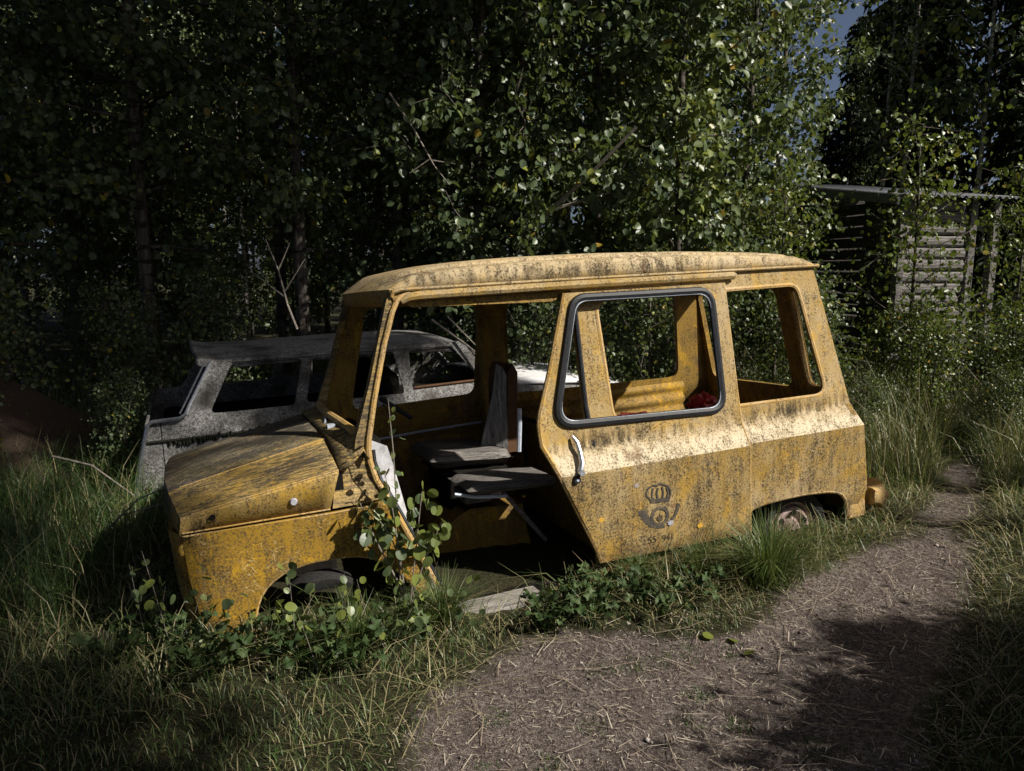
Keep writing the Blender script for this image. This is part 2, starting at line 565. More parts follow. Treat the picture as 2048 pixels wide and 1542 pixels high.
# ------------------------------------------------------------------ the yellow van
W = 1.40
PZ = [-1.0, -.3, .2, .315, 1.1, 1.3]
PY = [.045, .03, 0.0, .065, .165, .19]
def yof(z):
    return float(np.interp(z, PZ, PY))
van = empty('postal_van')
ex = Vector((0.9219842, 0.3843515, 0.0471065)); ey = Vector((-0.3819758, 0.9226925, -0.0522779)); ez = Vector((-0.0635578, 0.0302058, 0.9975209))
VO = Vector((-0.6967014, 2.9604566, 0.3085643))
mw = Matrix(((ex.x, ey.x, ez.x, VO.x), (ex.y, ey.y, ez.y, VO.y), (ex.z, ey.z, ez.z, VO.z), (0, 0, 0, 1)))
van.matrix_world = mw
van.location, van.rotation_mode = VO, 'QUATERNION'
van.rotation_quaternion = mw.to_3x3().to_quaternion()
tag(van, 'derelict yellow postal van with open sliding door, overgrown beside the dirt path', 'van')

def near(d=0.0):
    return lambda x, z: (x, yof(z) + d + .0022 * math.sin(5.3 * x + 2.1 * z + d * 40) * math.sin(6.1 * z + 1.3 * x), z)
def far(d=0.0):
    return lambda x, z: (x, W - yof(z) - d, z)
CL = (.2, .315)

# roof
TX = [.17, .2, .27, .44, .63, .9, 1.33, 1.9, 2.45, 2.62, 2.70, 2.735]
TZ = [1.12, 1.15, 1.185, 1.213, 1.226, 1.236, 1.239, 1.227, 1.196, 1.175, 1.15, 1.112]
rel = [(.156, -.02), (.158, .30), (.163, .54), (.172, .65), (.190, .715), (.222, .745), (.236, .715), (.250, .72), (.258, .84), (.275, .91), (.40, .965), (.55, .99), (.70, 1.0)]
rel = rel + [(W - a, b) for a, b in rel[-2::-1]]
rows = []
for t in [0, .004, .012, .03, .05, .08, .12, .17, .23, .3, .38, .47, .56, .65, .73, .8, .86, .91, .945, .97, .985, .995, 1]:
    row = []
    for (y, h) in rel:
        k = 1 - ((y - W / 2) / (W / 2 - .158)) ** 2
        xf = .318 - .07 * min(1, k * 1.25)
        xr = 2.725 + .03 * k
        x = xf + (xr - xf) * t
        top = float(np.interp(.17 + (2.735 - .17) * (t if t > .3 else t), TX, TZ))
        if t < .2:
            top = 1.105 + (top - 1.105) * min(1, (t / .05) ** .5) if t < .05 else top
        if t > .96:
            top = 1.105 + (top - 1.105) * max(0, (1 - t) / .04) ** .45
        row.append((x, y, 1.10 + (top - 1.10) * h))
    rows.append(row)
lip = [(p[0] + .012, p[1], p[2] - .060) for p in rows[0]]
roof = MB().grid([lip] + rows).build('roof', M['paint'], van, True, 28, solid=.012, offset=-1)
g = MB()
g.tube([(.325, .156, 1.07), (.335, .152, 1.092), (.37, .150, 1.100), (1.2, .150, 1.102), (2.0, .150, 1.100), (2.735, .152, 1.098), (2.752, .17, 1.098)], .0085, 6)
g.build('rain_gutter', M['paint'], roof)
g = MB().tube([(2.752, .17, 1.098), (2.775, .7, 1.105), (2.752, W - .17, 1.098)], .012, 6)
g.build('rear_roof_lip', M['paint'], roof)

# near front fender with round wheel arch
arch = [(.297, -.208), (.27, -.165), (.242, -.127), (.185, -.067), (.115, -.022), (.06, -.004), (.009, .004), (-.045, .008), (-.096, .009), (-.15, .007), (-.201, -.002), (-.25, -.018), (-.291, -.041), (-.32, -.066), (-.343, -.097), (-.358, -.132), (-.37, -.173), (-.385, -.25), (-.395, -.33)]
fender = [(-.608, .203), (-.035, .203), (.135, .207), (.192, .222), (.323, -.051), (.445, -.335), (.405, -.36), (.34, -.27)] + arch + [(-.53, -.33), (-.56, -.2), (-.578, -.12), (-.597, .018)]
fy = lambda d: (lambda x, z: (x, yof(z) + d + .05 * max(0, (-.48 - x) / .13) ** 2, z))
panel('front_fender', fender, [], fy(.004), (0, .022, 0), M['paint_fender'], van, .04, (.2,))
panel('front_fender', fender, [], lambda x, z: (x, W - fy(.004)(x, z)[1], z), (0, -.022, 0), M['paint_fender'], van, .05)
MB().tube([(-.602, .030, .200), (-.4, .012, .2005), (-.035, .007, .2005), (.13, .008, .205)], .0042, 6).build('fender_edge', M['paint_edge'], van)  # pale bead: edge wear plus a highlight painted along the fender top
# folded wheel arch lip
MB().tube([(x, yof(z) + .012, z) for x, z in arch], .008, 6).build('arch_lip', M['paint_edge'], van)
# nose: corner bevels and front face
for s in (0, 1):
    yy = (lambda y: y) if s == 0 else (lambda y: W - y)
    mb = MB()
    zz = [.203, .1, 0, -.12, -.22, -.33]
    xo = [0, .006, .012, .026, .04, .06]
    rows = []
    for z, d in zip(zz, xo):
        rows.append([(-.606 + d, yy(yof(z) + .06), z), (-.632 + d, yy(.095), z), (-.65 + d, yy(.14), z), (-.655 + d, yy(.17), z)])
    mb.grid(rows).build('nose_corner', M['paint_fender'], van, True, 40, solid=.012)
def nosefn(y, z):
    return (-.655 - .02 * (1 - ((y - .7) / .53) ** 2) + (.203 - z) * .11, y, z)
circ = lambda cx_, cz_, r, n=20: [(cx_ + r * math.cos(2 * math.pi * k / n), cz_ + r * math.sin(2 * math.pi * k / n)) for k in range(n)]
panel('nose_panel', [(.172, .203), (1.228, .203), (1.228, -.33), (.172, -.33)], [circ(.30, .05, .085), circ(1.10, .05, .085), rpoly([(.48, .1), (.92, .1), (.92, -.06), (.48, -.06)], .03)], nosefn, (.015, 0, 0), M['paint_fender'], van, .06)

# bonnet: flat flank, bevelled facet, raised crown
rows = []
S = 14
for i in range(S + 1):
    s = i / S
    zA = .276 + (.373 - .276) * s
    zB = .336 + (.470 - .336) * s
    bow = .012 * math.sin(math.pi * s)
    sec = [(.024, .216), (.020, zA - .012), (.026, zA), (.245, zB - .006), (.262, zB), (.45, zB + .016 + bow), (.70, zB + .022 + bow)]
    sec = sec + [(W - a, b) for a, b in sec[-2::-1]]
    row = []
    for (y, z) in sec:
        xf = -.602 if y < .02 or y > W - .02 else -.602 - .075 * (1 - abs((y - .7) / .68) ** 2.2)
        xr = (-.037 + (.012 + .037) * min(1, max(0, (z - .216) / .15))) if (y < .03 or y > W - .03) else .012 - .028 * (1 - ((y - .7) / .68) ** 2)
        row.append((xf + (xr - xf) * s, y, z))
    rows.append(row)
f0 = [(x - .004, y, z - .02) for x, y, z in rows[0]]
f1 = [(x - .010, y, .214) for x, y, z in rows[0]]
hood = MB().grid([f1, f0] + rows).build('bonnet', M['paint_hood'], van, True, 5, solid=.014, offset=-1)
hood.data.materials.append(M['paint_flank'])
hood.data.materials.append(M['paint_top'])
for p in hood.data.polygons:
    if p.center.y < .0255 or p.center.y > W - .0255:
        p.material_index = 1
    elif .262 < p.center.y < W - .262:
        p.material_index = 2
# flank badge hole and rubber buffer
mb = MB(); lathe(mb, [(0, -.004), (.011, -.004), (.012, 0)], (-.488, .012, .262), n=14); mb.build('badge_hole', M['dark'], hood)
mb = MB(); lathe(mb, [(0, -.010), (.012, -.010), (.015, -.004), (.016, .002)], (-.18, .016, .272), n=16); mb.build('buffer_cap', M['chip'], hood)
MB().tube([(-.22, .262, .424), (-.05, .262, .461), (.0, .262, .468)], .0025, 5).build('ridge_highlight', M['alu'], hood)  # pale bead painting in the broken highlight on the ridge
MB().tube([rows[i][2] for i in range(1, S + 1)], .004, 6).build('crest_edge', M['paint_edge'], hood)  # this and the next two beads: edge wear plus painted highlight
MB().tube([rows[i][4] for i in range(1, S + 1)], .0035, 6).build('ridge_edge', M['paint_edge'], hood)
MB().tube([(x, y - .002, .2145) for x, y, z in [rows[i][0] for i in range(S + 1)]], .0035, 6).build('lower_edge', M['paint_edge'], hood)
# near-black filler painting in the shade behind the shut lines
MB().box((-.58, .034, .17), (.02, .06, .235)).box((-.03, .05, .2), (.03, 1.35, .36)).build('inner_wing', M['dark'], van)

# cowl and pillar root
rows = []
for j in range(13):
    y = .035 + (W - .07) * j / 12
    e = ((y - .7) / .68) ** 2
    drop = .10 * max(0, (abs(y - .7) - .44) / .23) ** 1.3
    rows.append([(.02 - .028 * (1 - e), y, .466 + .034 * (1 - e) - drop), (.07 - .03 * (1 - e), y, .484 + .02 * (1 - e) - drop), (.128 - .045 * (1 - e), y, .502 + .012 * (1 - e) - drop * .6), (.15 - .045 * (1 - e), y, .46 - drop * .6)])
cowl = MB().grid(rows).build('cowl', M['paint_hood'], van, True, 30, solid=.01, offset=-1)
MB().tube([(.04, .50, .505), (.06, .62, .512), (.09, .75, .53)], .006, 6).build('wiper_stub', M['alu'], cowl)
MB().box((.03, .36, .495), (.065, .40, .513)).build('washer_jet', M['alu'], cowl)
pil = [(-.028, .218), (.135, .219), (.193, .230), (.165, .31), (.147, .4), (.152, .472), (.197, .638), (.267, .867), (.323, 1.015), (.36, 1.08), (.42, 1.104), (.34, 1.105), (.303, 1.06), (.262, .933), (.195, .724), (.117, .515), (.103, .479), (.092, .42), (.085, .378), (.012, .373)]
panel('windscreen_pillar', pil, [], near(.002), (0, .055, 0), M['paint_hood'], van, .03, CL)
panel('windscreen_pillar', pil, [], far(.002), (0, -.055, 0), M['paint_hood'], van, .03, CL)
MB().tube([(.115, .17, .50), (.09, .4, .518), (.075, .7, .522), (.09, 1.0, .515), (.115, W - .17, .50)], .020, 8).build('windscreen_sill', M['paint_edge'], van)
MB().tube([(.335, .20, 1.06), (.30, .45, 1.062), (.285, .7, 1.064), (.30, .95, 1.062), (.335, W - .20, 1.06)], .030, 8).build('windscreen_header', M['paint'], van)
# clean flange round the door opening and the dark rubber behind it
fl = [(.452, -.350), (.323, -.051), (.207, .216), (.17, .30), (.153, .38), (.153, .43), (.158, .472), (.200, .638), (.269, .867), (.322, 1.008), (.34, 1.04), (.365, 1.068), (.41, 1.082)]
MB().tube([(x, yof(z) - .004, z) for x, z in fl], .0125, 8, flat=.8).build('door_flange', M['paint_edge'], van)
MB().tube([(x + .020, yof(z) + .006, z - .004) for x, z in fl[:6]], .010, 8).build('door_seal', M['rubber'], van)
panel('kick_panel', [(.165, .47), (.245, .425), (.27, .33), (.315, .12), (.345, .0), (.33, .0), (.21, .28), (.165, .40)], [], lambda x, z: (x, .085 + (x - .16) * .55, z), (-.005, .012, 0), M['white_panel'], van, .03)

# sliding door pushed back along its rail
dout = [(1.149, 1.038), (1.033, .694), (.955, .49), (.944, .44), (.944, .39), (.948, .339), (1.0, .203), (1.181, -.185), (1.204, -.258), (2.094, -.275), (2.082, .2), (2.082, .315), (2.072, 1.038)]
dwin = rpoly([(1.186, 1.012), (1.978, 1.004), (1.978, .392), (1.02, .428)], .085, 7)
dn = near(-.037)
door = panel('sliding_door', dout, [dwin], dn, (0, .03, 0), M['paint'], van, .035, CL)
def around(loop, d, w):
    return [(x, yof(z) + d, z) for x, z in dens(loop, .02)]
MB().tube(around(dwin, -.040, 0), .021, 8, True, flat=.8).build('window_seal', M['rubber'], door)
cen = np.mean(np.array(dwin), 0)
inn = [tuple(cen + (np.array(p) - cen) * np.array([.968, .952])) for p in dwin]
MB().tube(around(inn, -.048, 0), .0034, 6, True).build('filler_strip', M['alu'], door)
edge = [(1.149, 1.036), (1.033, .694), (.955, .49), (.944, .44), (.944, .39), (.948, .339), (1.0, .203), (1.181, -.185), (1.204, -.256)]
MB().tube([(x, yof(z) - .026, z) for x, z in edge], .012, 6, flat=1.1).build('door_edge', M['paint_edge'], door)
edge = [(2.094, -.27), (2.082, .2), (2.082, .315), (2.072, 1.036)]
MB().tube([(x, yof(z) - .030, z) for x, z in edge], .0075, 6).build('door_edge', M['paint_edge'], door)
hp = [(1.098, .372), (1.112, .345), (1.118, .30), (1.112, .25), (1.096, .215)]
MB().tube([(x, yof(z) - .062 + .012 * (i in (0, 4)), z) for i, (x, z) in enumerate(hp)], [.006, .010, .012, .013, .014], 8, flat=.8).tube([(1.096, yof(.21) - .07, .212), (1.096, yof(.21) - .03, .205)], .015, 8).build('door_handle', M['chrome'], door)
mb = MB(); lathe(mb, [(0, -.012), (.007, -.012), (.009, -.006)], (1.078, yof(.185) - .04, .178), n=12); mb.build('lock_cylinder', M['alu'], door)
mb = MB(); lathe(mb, [(.008, -.008), (.017, -.009), (.019, -.002)], (1.078, yof(.185) - .04, .178), n=16); mb.build('lock_rosette', M['rubber'], door)
# emblem: crown above a post horn, number underneath
def plate(name, polys, mat, d=.0012, parent=door):
    mb = MB()
    for p in polys:
        n = len(p)
        a = [(x, yof(z) - .0375 - d, z) for x, z in p]
        b = [(x, yof(z) - .0365, z) for x, z in p]
        mb.add(a + b, [tuple(range(n))] + [(i, n + i, n + (i + 1) % n, (i + 1) % n) for i in range(n)])
    return mb.build(name, mat, parent, False)
def strip(pts, w):
    out = []
    for i in range(len(pts) - 1):
        a = Vector(pts[i]); b = Vector(pts[i + 1]); t = (b - a).normalized(); nrm = Vector((-t.y, t.x)) * w / 2
        out.append([tuple(a + nrm), tuple(a - nrm), tuple(b - nrm), tuple(b + nrm)])
    return out
horn = []
bo = [(1.404, -.03), (1.411, -.051), (1.427, -.076), (1.451, -.106), (1.483, -.131), (1.521, -.142), (1.56, -.145)]
bi = [(1.454, -.031), (1.458, -.048), (1.464, -.061), (1.477, -.086), (1.502, -.110), (1.534, -.126), (1.56, -.130)]
for i in range(6):
    horn.append([bo[i], bo[i + 1], bi[i + 1], bi[i]])
plate('post_horn', horn, M['print'])
plate('horn_mouthpiece', strip([(1.598, -.110), (1.618, -.093), (1.634, -.066), (1.643, -.034)], .017), M['print'])
rc = (1.531, -.080)
plate('horn_ring', [[(rc[0] + r * math.cos(a), rc[1] + r * .92 * math.sin(a)) for r, a in ((.038, a0), (.055, a0), (.055, a1), (.038, a1))] for a0, a1 in [(2 * math.pi * k / 20, 2 * math.pi * (k + 1) / 20) for k in range(20)]], M['print'], .0018)
plate('ring_device', [[(1.512, -.090), (1.518, -.078), (1.525, -.086), (1.531, -.066), (1.537, -.086), (1.545, -.076), (1.549, -.092), (1.543, -.104), (1.53, -.109), (1.518, -.103)]], M['number'])
cr = strip([(1.484, -.004), (1.470, .024), (1.455, .034), (1.454, .055), (1.466, .073), (1.492, .084), (1.520, .078), (1.530, .086), (1.545, .082), (1.575, .068), (1.594, .043), (1.595, .022), (1.586, .0)], .0085)
cr += strip([(1.495, .012), (1.486, .035), (1.492, .07)], .009) + strip([(1.518, .014), (1.514, .04), (1.522, .066)], .009) + strip([(1.548, .012), (1.552, .04), (1.545, .068)], .009) + strip([(1.572, .010), (1.582, .032), (1.572, .06)], .009)
plate('crown_emblem', cr + [[(1.482, .014), (1.586, .008), (1.586, -.011), (1.484, -.006)]], M['print'], .0016)
def text_part(body, x, z, size, mat):
    cu = bpy.data.curves.new('lettering', 'FONT')
    cu.body = body
    cu.size = size
    tmp = bpy.data.objects.new('lettering_tmp', cu)
    col.objects.link(tmp)
    dg = bpy.context.evaluated_depsgraph_get()
    me = bpy.data.meshes.new_from_object(tmp.evaluated_get(dg))
    bpy.data.objects.remove(tmp)
    for v in me.vertices:
        X = x + v.co.x; Z = z + v.co.y
        v.co = (X, yof(Z) - .0405, Z)
    me.materials.clear()
    return link('number_lettering', me, mat, door)
text_part('55', 1.462, -.209, .050, M['number'])
text_part('941', 1.543, -.213, .050, M['number'])
blobs = lambda x, z, r, n, sd: [(x + r * (1 + .35 * math.sin(sd + 3.1 * k)) * math.cos(2 * math.pi * k / n), z + .8 * r * (1 + .3 * math.cos(sd + 2.3 * k)) * math.sin(2 * math.pi * k / n)) for k in range(n)]
plate('paint_chip', [blobs(1.592, -.125, .016, 18, 1.0)], M['chip'], .004)
plate('paint_chip', [blobs(1.400, .098, .014, 16, 2.0)], M['primer'], .002)
plate('paint_chip', [blobs(1.771, -.172, .017, 12, 0.4)], M['vivid'], .002)
plate('paint_chip', [blobs(1.205, -.04, .016, 12, 5.4)], M['vivid'], .002)

# door rail above the opening
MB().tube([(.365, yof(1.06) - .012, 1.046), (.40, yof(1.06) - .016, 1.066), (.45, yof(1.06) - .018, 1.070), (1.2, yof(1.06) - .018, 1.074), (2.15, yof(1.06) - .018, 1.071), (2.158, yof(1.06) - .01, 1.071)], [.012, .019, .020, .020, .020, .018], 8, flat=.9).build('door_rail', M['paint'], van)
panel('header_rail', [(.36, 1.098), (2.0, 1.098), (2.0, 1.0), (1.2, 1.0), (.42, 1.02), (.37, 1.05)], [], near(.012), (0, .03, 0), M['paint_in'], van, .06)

# rear quarter with long window
qwin = rpoly([(1.324, .995), (2.585, 1.004), (2.715, .385), (1.354, .398)], .075, 7)
quarter = [(1.2, 1.098), (2.705, 1.098), (2.869, .331), (2.908, .2), (2.953, -.182), (2.90, -.25), (2.824, -.341), (2.812, -.28), (2.796, -.218), (2.765, -.183), (2.72, -.163), (2.66, -.15), (2.502, -.137), (2.35, -.137), (2.224, -.143), (2.15, -.155), (2.105, -.18), (2.08, -.22), (2.07, -.31), (1.2, -.31)]
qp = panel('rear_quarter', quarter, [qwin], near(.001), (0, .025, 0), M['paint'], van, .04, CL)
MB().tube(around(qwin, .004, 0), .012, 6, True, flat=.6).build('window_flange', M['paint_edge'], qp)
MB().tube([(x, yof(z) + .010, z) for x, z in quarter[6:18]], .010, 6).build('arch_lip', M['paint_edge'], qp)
MB().tube([(1.212, yof(z) + .004, z) for z in (1.04, .8, .5, .2, -.05, -.3)], .013, 8).build('door_seal', M['rubber'], van)
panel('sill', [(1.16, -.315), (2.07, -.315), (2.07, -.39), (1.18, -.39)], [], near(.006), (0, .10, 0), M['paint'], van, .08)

# far side: closed door with its window, and quarter window
fwin = rpoly([(.30, .43), (1.07, .45), (1.11, 1.0), (.42, 1.02)], .06, 6)
fq = rpoly([(1.30, .42), (1.29, 1.01), (2.53, 1.0), (2.585, .40)], .075, 6)
fs = [(.20, .22), (.16, .31), (.15, .4), (.155, .472), (.2, .638), (.27, .867), (.325, 1.015), (.36, 1.098), (2.705, 1.098), (2.869, .331), (2.908, .2), (2.953, -.182), (2.824, -.341), (2.796, -.218), (2.66, -.15), (2.224, -.143), (2.07, -.31), (.42, -.33)]
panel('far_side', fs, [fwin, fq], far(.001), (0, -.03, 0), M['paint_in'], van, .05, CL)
MB().tube([(.3, W - .10, .235), (.7, W - .075, .25), (1.16, W - .075, .262)], .008, 6).build('trim_strip', M['alu'], van)
MB().box((1.10, W - .20, -.3), (1.26, W - .105, 1.06)).build('far_door_pillar', M['paint_in'], van, False, bevel=.015)
rows = []
for j in range(46):
    z = -.30 + .68 * j / 45
    rows.append([(x, W - .105 + .014 * math.sin(z * 70), z) for x in (1.28, 1.7, 2.1, 2.62)])
MB().grid(rows).build('ribbed_panel', M['paint_in'], van, True, 60, solid=.008)

# tail: gate frame with wide window and post
def tail(y, z):
    return (float(np.interp(z, [-.4, -.182, .2, .331, 1.1], [2.93, 2.953, 2.912, 2.872, 2.705])) + .03 * (1 - ((y - .7) / .6) ** 2), y, z)
ts = [(yof(z) + .004, z) for z in (1.095, .8, .5, .331, .2, 0, -.182, -.3)]
tw = rpoly([(.485, .985), (1.215, .985), (1.235, .375), (.485, .375)], .07, 6)
tg = rpoly([(.205, .98), (.345, .98), (.345, .40), (.16, .40)], .05, 5)
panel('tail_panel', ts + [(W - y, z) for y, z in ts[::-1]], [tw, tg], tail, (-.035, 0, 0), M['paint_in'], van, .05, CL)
mbp = MB().tube([tuple(Vector(tail(y, z)) + Vector((-.03, 0, 0))) for y, z in ((.35, .98), (.35, .7), (.35, .46), (.335, .41), (.30, .395))], .016, 6)
mbp.build('gate_flange', M['paint_edge'], van)
# bumper end, crumpled
mb = MB()
prof = []
for k in range(9):
    a = k / 8
    y0 = [.0, .004, .02, .05, .09, .14, .2, .26, .32][k]
    r = [.008, .045, .062, .066, .064, .06, .058, .055, .05][k]
    ring = []
    for q in range(10):
        th = 2 * math.pi * q / 10
        jit = 1 + .25 * math.sin(5 * th + 3 * a) + .12 * math.sin(9 * a + 2 * th)
        ring.append((3.02 + .05 * math.sin(2 * a) + r * jit * math.cos(th), y0, -.27 + .05 * (1 - a) + r * jit * math.sin(th) * 1.15))
    prof.append(ring)
mb.grid(prof, True)
mb.f.append(tuple(range(10)))
mb.build('bumper_end', M['paint_edge'], van, True, 50)
MB().box((2.9, .12, -.33), (3.02, 1.28, -.24)).build('rear_bumper', M['paint'], van, False, bevel=.02)
MB().box((2.82, .03, -.34), (2.945, .06, -.2)).build('bumper_bracket', M['paint_edge'], van, False, bevel=.01)

# floor, partition, wheel wells
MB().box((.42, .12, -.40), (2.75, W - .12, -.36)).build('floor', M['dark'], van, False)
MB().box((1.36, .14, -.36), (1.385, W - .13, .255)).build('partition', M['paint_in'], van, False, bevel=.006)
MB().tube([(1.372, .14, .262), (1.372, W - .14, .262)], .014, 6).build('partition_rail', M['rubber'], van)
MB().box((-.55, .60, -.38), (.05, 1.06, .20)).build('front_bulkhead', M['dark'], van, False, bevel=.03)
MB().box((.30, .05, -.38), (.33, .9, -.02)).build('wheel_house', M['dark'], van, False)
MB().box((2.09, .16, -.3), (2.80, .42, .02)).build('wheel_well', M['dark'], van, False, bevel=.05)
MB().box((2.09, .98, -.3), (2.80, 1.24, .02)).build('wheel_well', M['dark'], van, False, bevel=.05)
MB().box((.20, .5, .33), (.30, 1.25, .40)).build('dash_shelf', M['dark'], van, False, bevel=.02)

# seat box, seats, loose strut, steering column
sb = [(.545, -.36), (.60, -.15), (.70, -.09), (.76, -.065), (1.06, -.085), (1.10, -.36)]
panel('engine_box', sb, [], lambda x, z: (x, .60, z), (0, .7, 0), M['paint_in'], van, .08)
seat = empty('driver_seat'); seat.parent = van
def cushion(name, c, sx, sy, sz, rot, mat, parent, wedge=.5):
    mb = MB()
    rows = []
    nU, nV = 11, 9
    for face in (1, -1):
        rows = []
        for i in range(nU):
            u = -1 + 2 * i / (nU - 1)
            row = []
            for j in range(nV):
                v = -1 + 2 * j / (nV - 1)
                su = math.copysign(abs(u) ** .7, u); sv = math.copysign(abs(v) ** .7, v)
                edge_ = (1 - u ** 8) * (1 - v ** 8)
                h = sz * face * (edge_ ** .35 if edge_ > 0 else 0) * (1 + .12 * math.sin(4 * u + 3 * v))
                row.append((su * sx, sv * sy * (1 - .06 * (u > .6)), h))
            rows.append(row)
        mb.grid(rows)
    me = Matrix.Translation(c) @ Matrix.Rotation(R(rot), 4, 'Y')
    mb.v = [tuple(me @ Vector(p)) for p in mb.v]
    return mb.build(name, mat, parent, True, 60)
cushion('cushion', (.83, .92, .175), .24, .24, .042, 5, M['seatwood'], seat)
cushion('seat_pan', (.85, .92, .10), .20, .21, .03, 3, M['dark'], seat)
panel('backrest', [(.0, .0), (.20, -.01), (.21, .20), (.225, .44), (.20, .48), (.16, .50), (.12, .33)], [], lambda u, v: (.90 + u * .75 + .02, .86 - u * .35, .165 + v), (.02, .06, 0), M['backwood'], seat, .04)
panel('backrest_side', [(0, 0), (.10, 0), (.11, .45), (.06, .50), (.01, .46)], [], lambda u, v: (1.07 + u * .6 + v * .06, .80, .16 + v), (0, .3, 0), M['rawbrown'], seat, .05)
MB().tube([(1.10, .70, .18), (1.115, .70, .34), (1.12, .70, .42)], .014, 8).build('seat_tube', M['alu'], seat)
MB().box((.68, .74, -.10), (1.0, 1.1, .09)).build('seat_base', M['dark'], seat, False, bevel=.02)
jump = empty('folding_seat'); jump.parent = van
cushion('cushion', (.90, .44, .105), .25, .17, .026, 3, M['seatwood'], jump)
MB().box((.66, .36, .03), (.80, .56, .085)).build('hinge_box', M['seatwood'], jump, False, bevel=.01)
MB().tube([(.60, .34, .10), (.70, .32, .075), (.86, .31, .055)], .009, 6).build('hinge_arm', M['alu'], jump)
MB().tube([(.905, .48, .03), (1.0, .50, -.09), (1.15, .52, -.285)], .013, 7).build('loose_strut', M['wood'], van)
MB().tube([(.415, 1.0, .525), (.50, 1.0, .46), (.585, 1.0, .392)], .013, 8).build('steering_column', M['rubber'], van)
MB().box((.47, .04, -.415), (.90, .14, -.355)).build('step_board', M['wood'], van, False, bevel=.008)

# wheels
def wheel(cx_, cy_, cz_, r, rm):
    w = empty('wheel', (cx_, cy_, cz_)); w.parent = van
    mb = MB(); lathe(mb, [(r * .62, .0), (r * .78, -.03), (r * .94, -.035), (r, 0), (r, .08), (r * .94, .11), (r * .62, .10)], (0, 0, 0), n=32)
    mb.build('tyre', M['tyre'], w)
    mb = MB(); lathe(mb, [(0, -.03), (r * .15, -.03), (r * .2, -.02), (r * .28, .012), (r * .45, -.012), (r * .52, -.006), (r * .56, .03), (r * .60, .0), (r * .66, -.01)], (0, 0, 0), n=28)
    rim = mb.build('rim', M[rm], w)
    for k in range(6):
        a = k * math.pi / 3 + .4
        mb = MB(); lathe(mb, [(0, 0), (r * .075, 0), (r * .08, .006)], (r * .40 * math.cos(a), -.014, r * .40 * math.sin(a)), n=10)
        mb.build('rim_hole', M['dark'], rim)
wheel(2.49, .13, -.36, .235, 'rim')
wheel(-.06, .40, -.43, .24, 'dark')

# ------------------------------------------------------------------ the grey estate car, sunk in the bog behind
car = empty('estate_car')
CO = Vector((-2.4807449, 4.7, -0.0135657))
c0 = Vector((0.912989, 0.4064889, 0.0348995)); c1 = Vector((-0.4067366, 0.9135455, 0)); c2 = c0.cross(c1)
car.rotation_mode = 'QUATERNION'
car.location = CO
car.rotation_quaternion = Matrix(((c0.x, c1.x, c2.x), (c0.y, c1.y, c2.y), (c0.z, c1.z, c2.z))).to_quaternion()
tag(car, 'lichen-grey estate car sunk in the ground behind the yellow van', 'car')
CW = 1.50
def cy_(z):
    return float(np.interp(z, [-.3, .1, .40, .53, .9], [.02, .0, .0, .02, .13]))
cside = [(.56, .885), (.395, .60), (.345, .535), (.165, .53), (.135, .505), (.04, .15), (0, 0), (-.01, -.25), (3.95, -.25), (4.0, .0), (3.97, .25), (3.86, .385), (3.4, .455), (2.95, .495), (2.70, .53), (2.36, .885)]
cw1 = rpoly([(.69, .855), (.515, .535), (1.075, .535), (1.165, .855)], .035, 5)
cw2 = rpoly([(1.235, .85), (1.155, .545), (1.875, .535), (1.825, .85)], .035, 5)
cw3 = rpoly([(1.945, .85), (1.935, .565), (2.50, .575), (2.29, .85)], .03, 4)
for s in (0, 1):
    f = (lambda x, z: (x, cy_(z), z)) if s == 0 else (lambda x, z: (x, CW - cy_(z), z))
    side = panel('body_side', cside, [cw1, cw2, cw3], f, (0, .03 if s == 0 else -.03, 0), M['grey'], car, .07, (.40, .53))
    if s == 0:
        MB().tube([(x, cy_(.39) - .006, z) for x, z in ((.09, .396), (.5, .392), (1.0, .40), (1.7, .405), (2.6, .41))], .010, 6).build('rubbing_strip', M['moss'], side)
        mb = MB()
        for k in range(150):
            x = .25 + 1.5 * random.random(); z = .385 + .10 * max(0, x - .35) * random.random() - .03 * random.random()
            r = .010 + .016 * random.random()
            mb.tube([(x - r, cy_(z) + .004, z), (x, cy_(z) - .006, z + r * .2), (x + r, cy_(z) + .004, z)], [.002, r * .8, .002], 5)
        tag(mb.build('moss_growth', M['moss'], side), kind='stuff')
        MB().tube([(.215, cy_(z) - .001, z) for z in (.52, .4, .28, .15, 0)], .003, 4).build('panel_gap', M['moss'], side)
        MB().tube([(.56, cy_(.88) + .006, .88), (.395, cy_(.6) - .006, .60), (.372, -.004, .558), (.335, -.004, .535), (.165, -.004, .530), (.138, -.005, .510), (.10, -.008, .37), (.04, -.008, .15), (.005, -.008, .0)], [.010, .012, .013, .013, .013, .013, .013, .011, .008], 8).build('chrome_moulding', M['chrome'], side)
        MB().tube([(.52, .06, .885), (.36, .04, .60), (.335, .03, .56)], .006, 6).build('gate_seal', M['chrome'], side)
        for gx_ in (1.21, 2.52):
            MB().tube([(gx_, cy_(z) - .001, z) for z in (.52, .3, .1, -.2)], .004, 4).build('door_gap', M['moss'], side)
        MB().tube([(1.30, cy_(.47) - .02, .47), (1.37, cy_(.47) - .03, .472), (1.44, cy_(.47) - .02, .474)], .009, 6).build('door_handle', M['chrome'], side)
        mb = MB(); lathe(mb, [(0, -.004), (.02, -.004), (.024, 0)], (.10, -.001, .08), n=12); mb.build('lamp_hole', M['moss'], side)
        MB().tube([(.7, cy_(.865) - .004, .868), (1.2, cy_(.868) - .004, .868), (1.9, cy_(.868) - .004, .866), (2.3, cy_(.86) - .004, .86)], .006, 6).build('window_trim', M['grey'], side)
        MB().tube([(1.95, cy_(.57) - .004, .575), (2.46, cy_(.58) - .004, .585)], .011, 6).build('window_sill_trim', M['rawbrown'], side)
rows = []
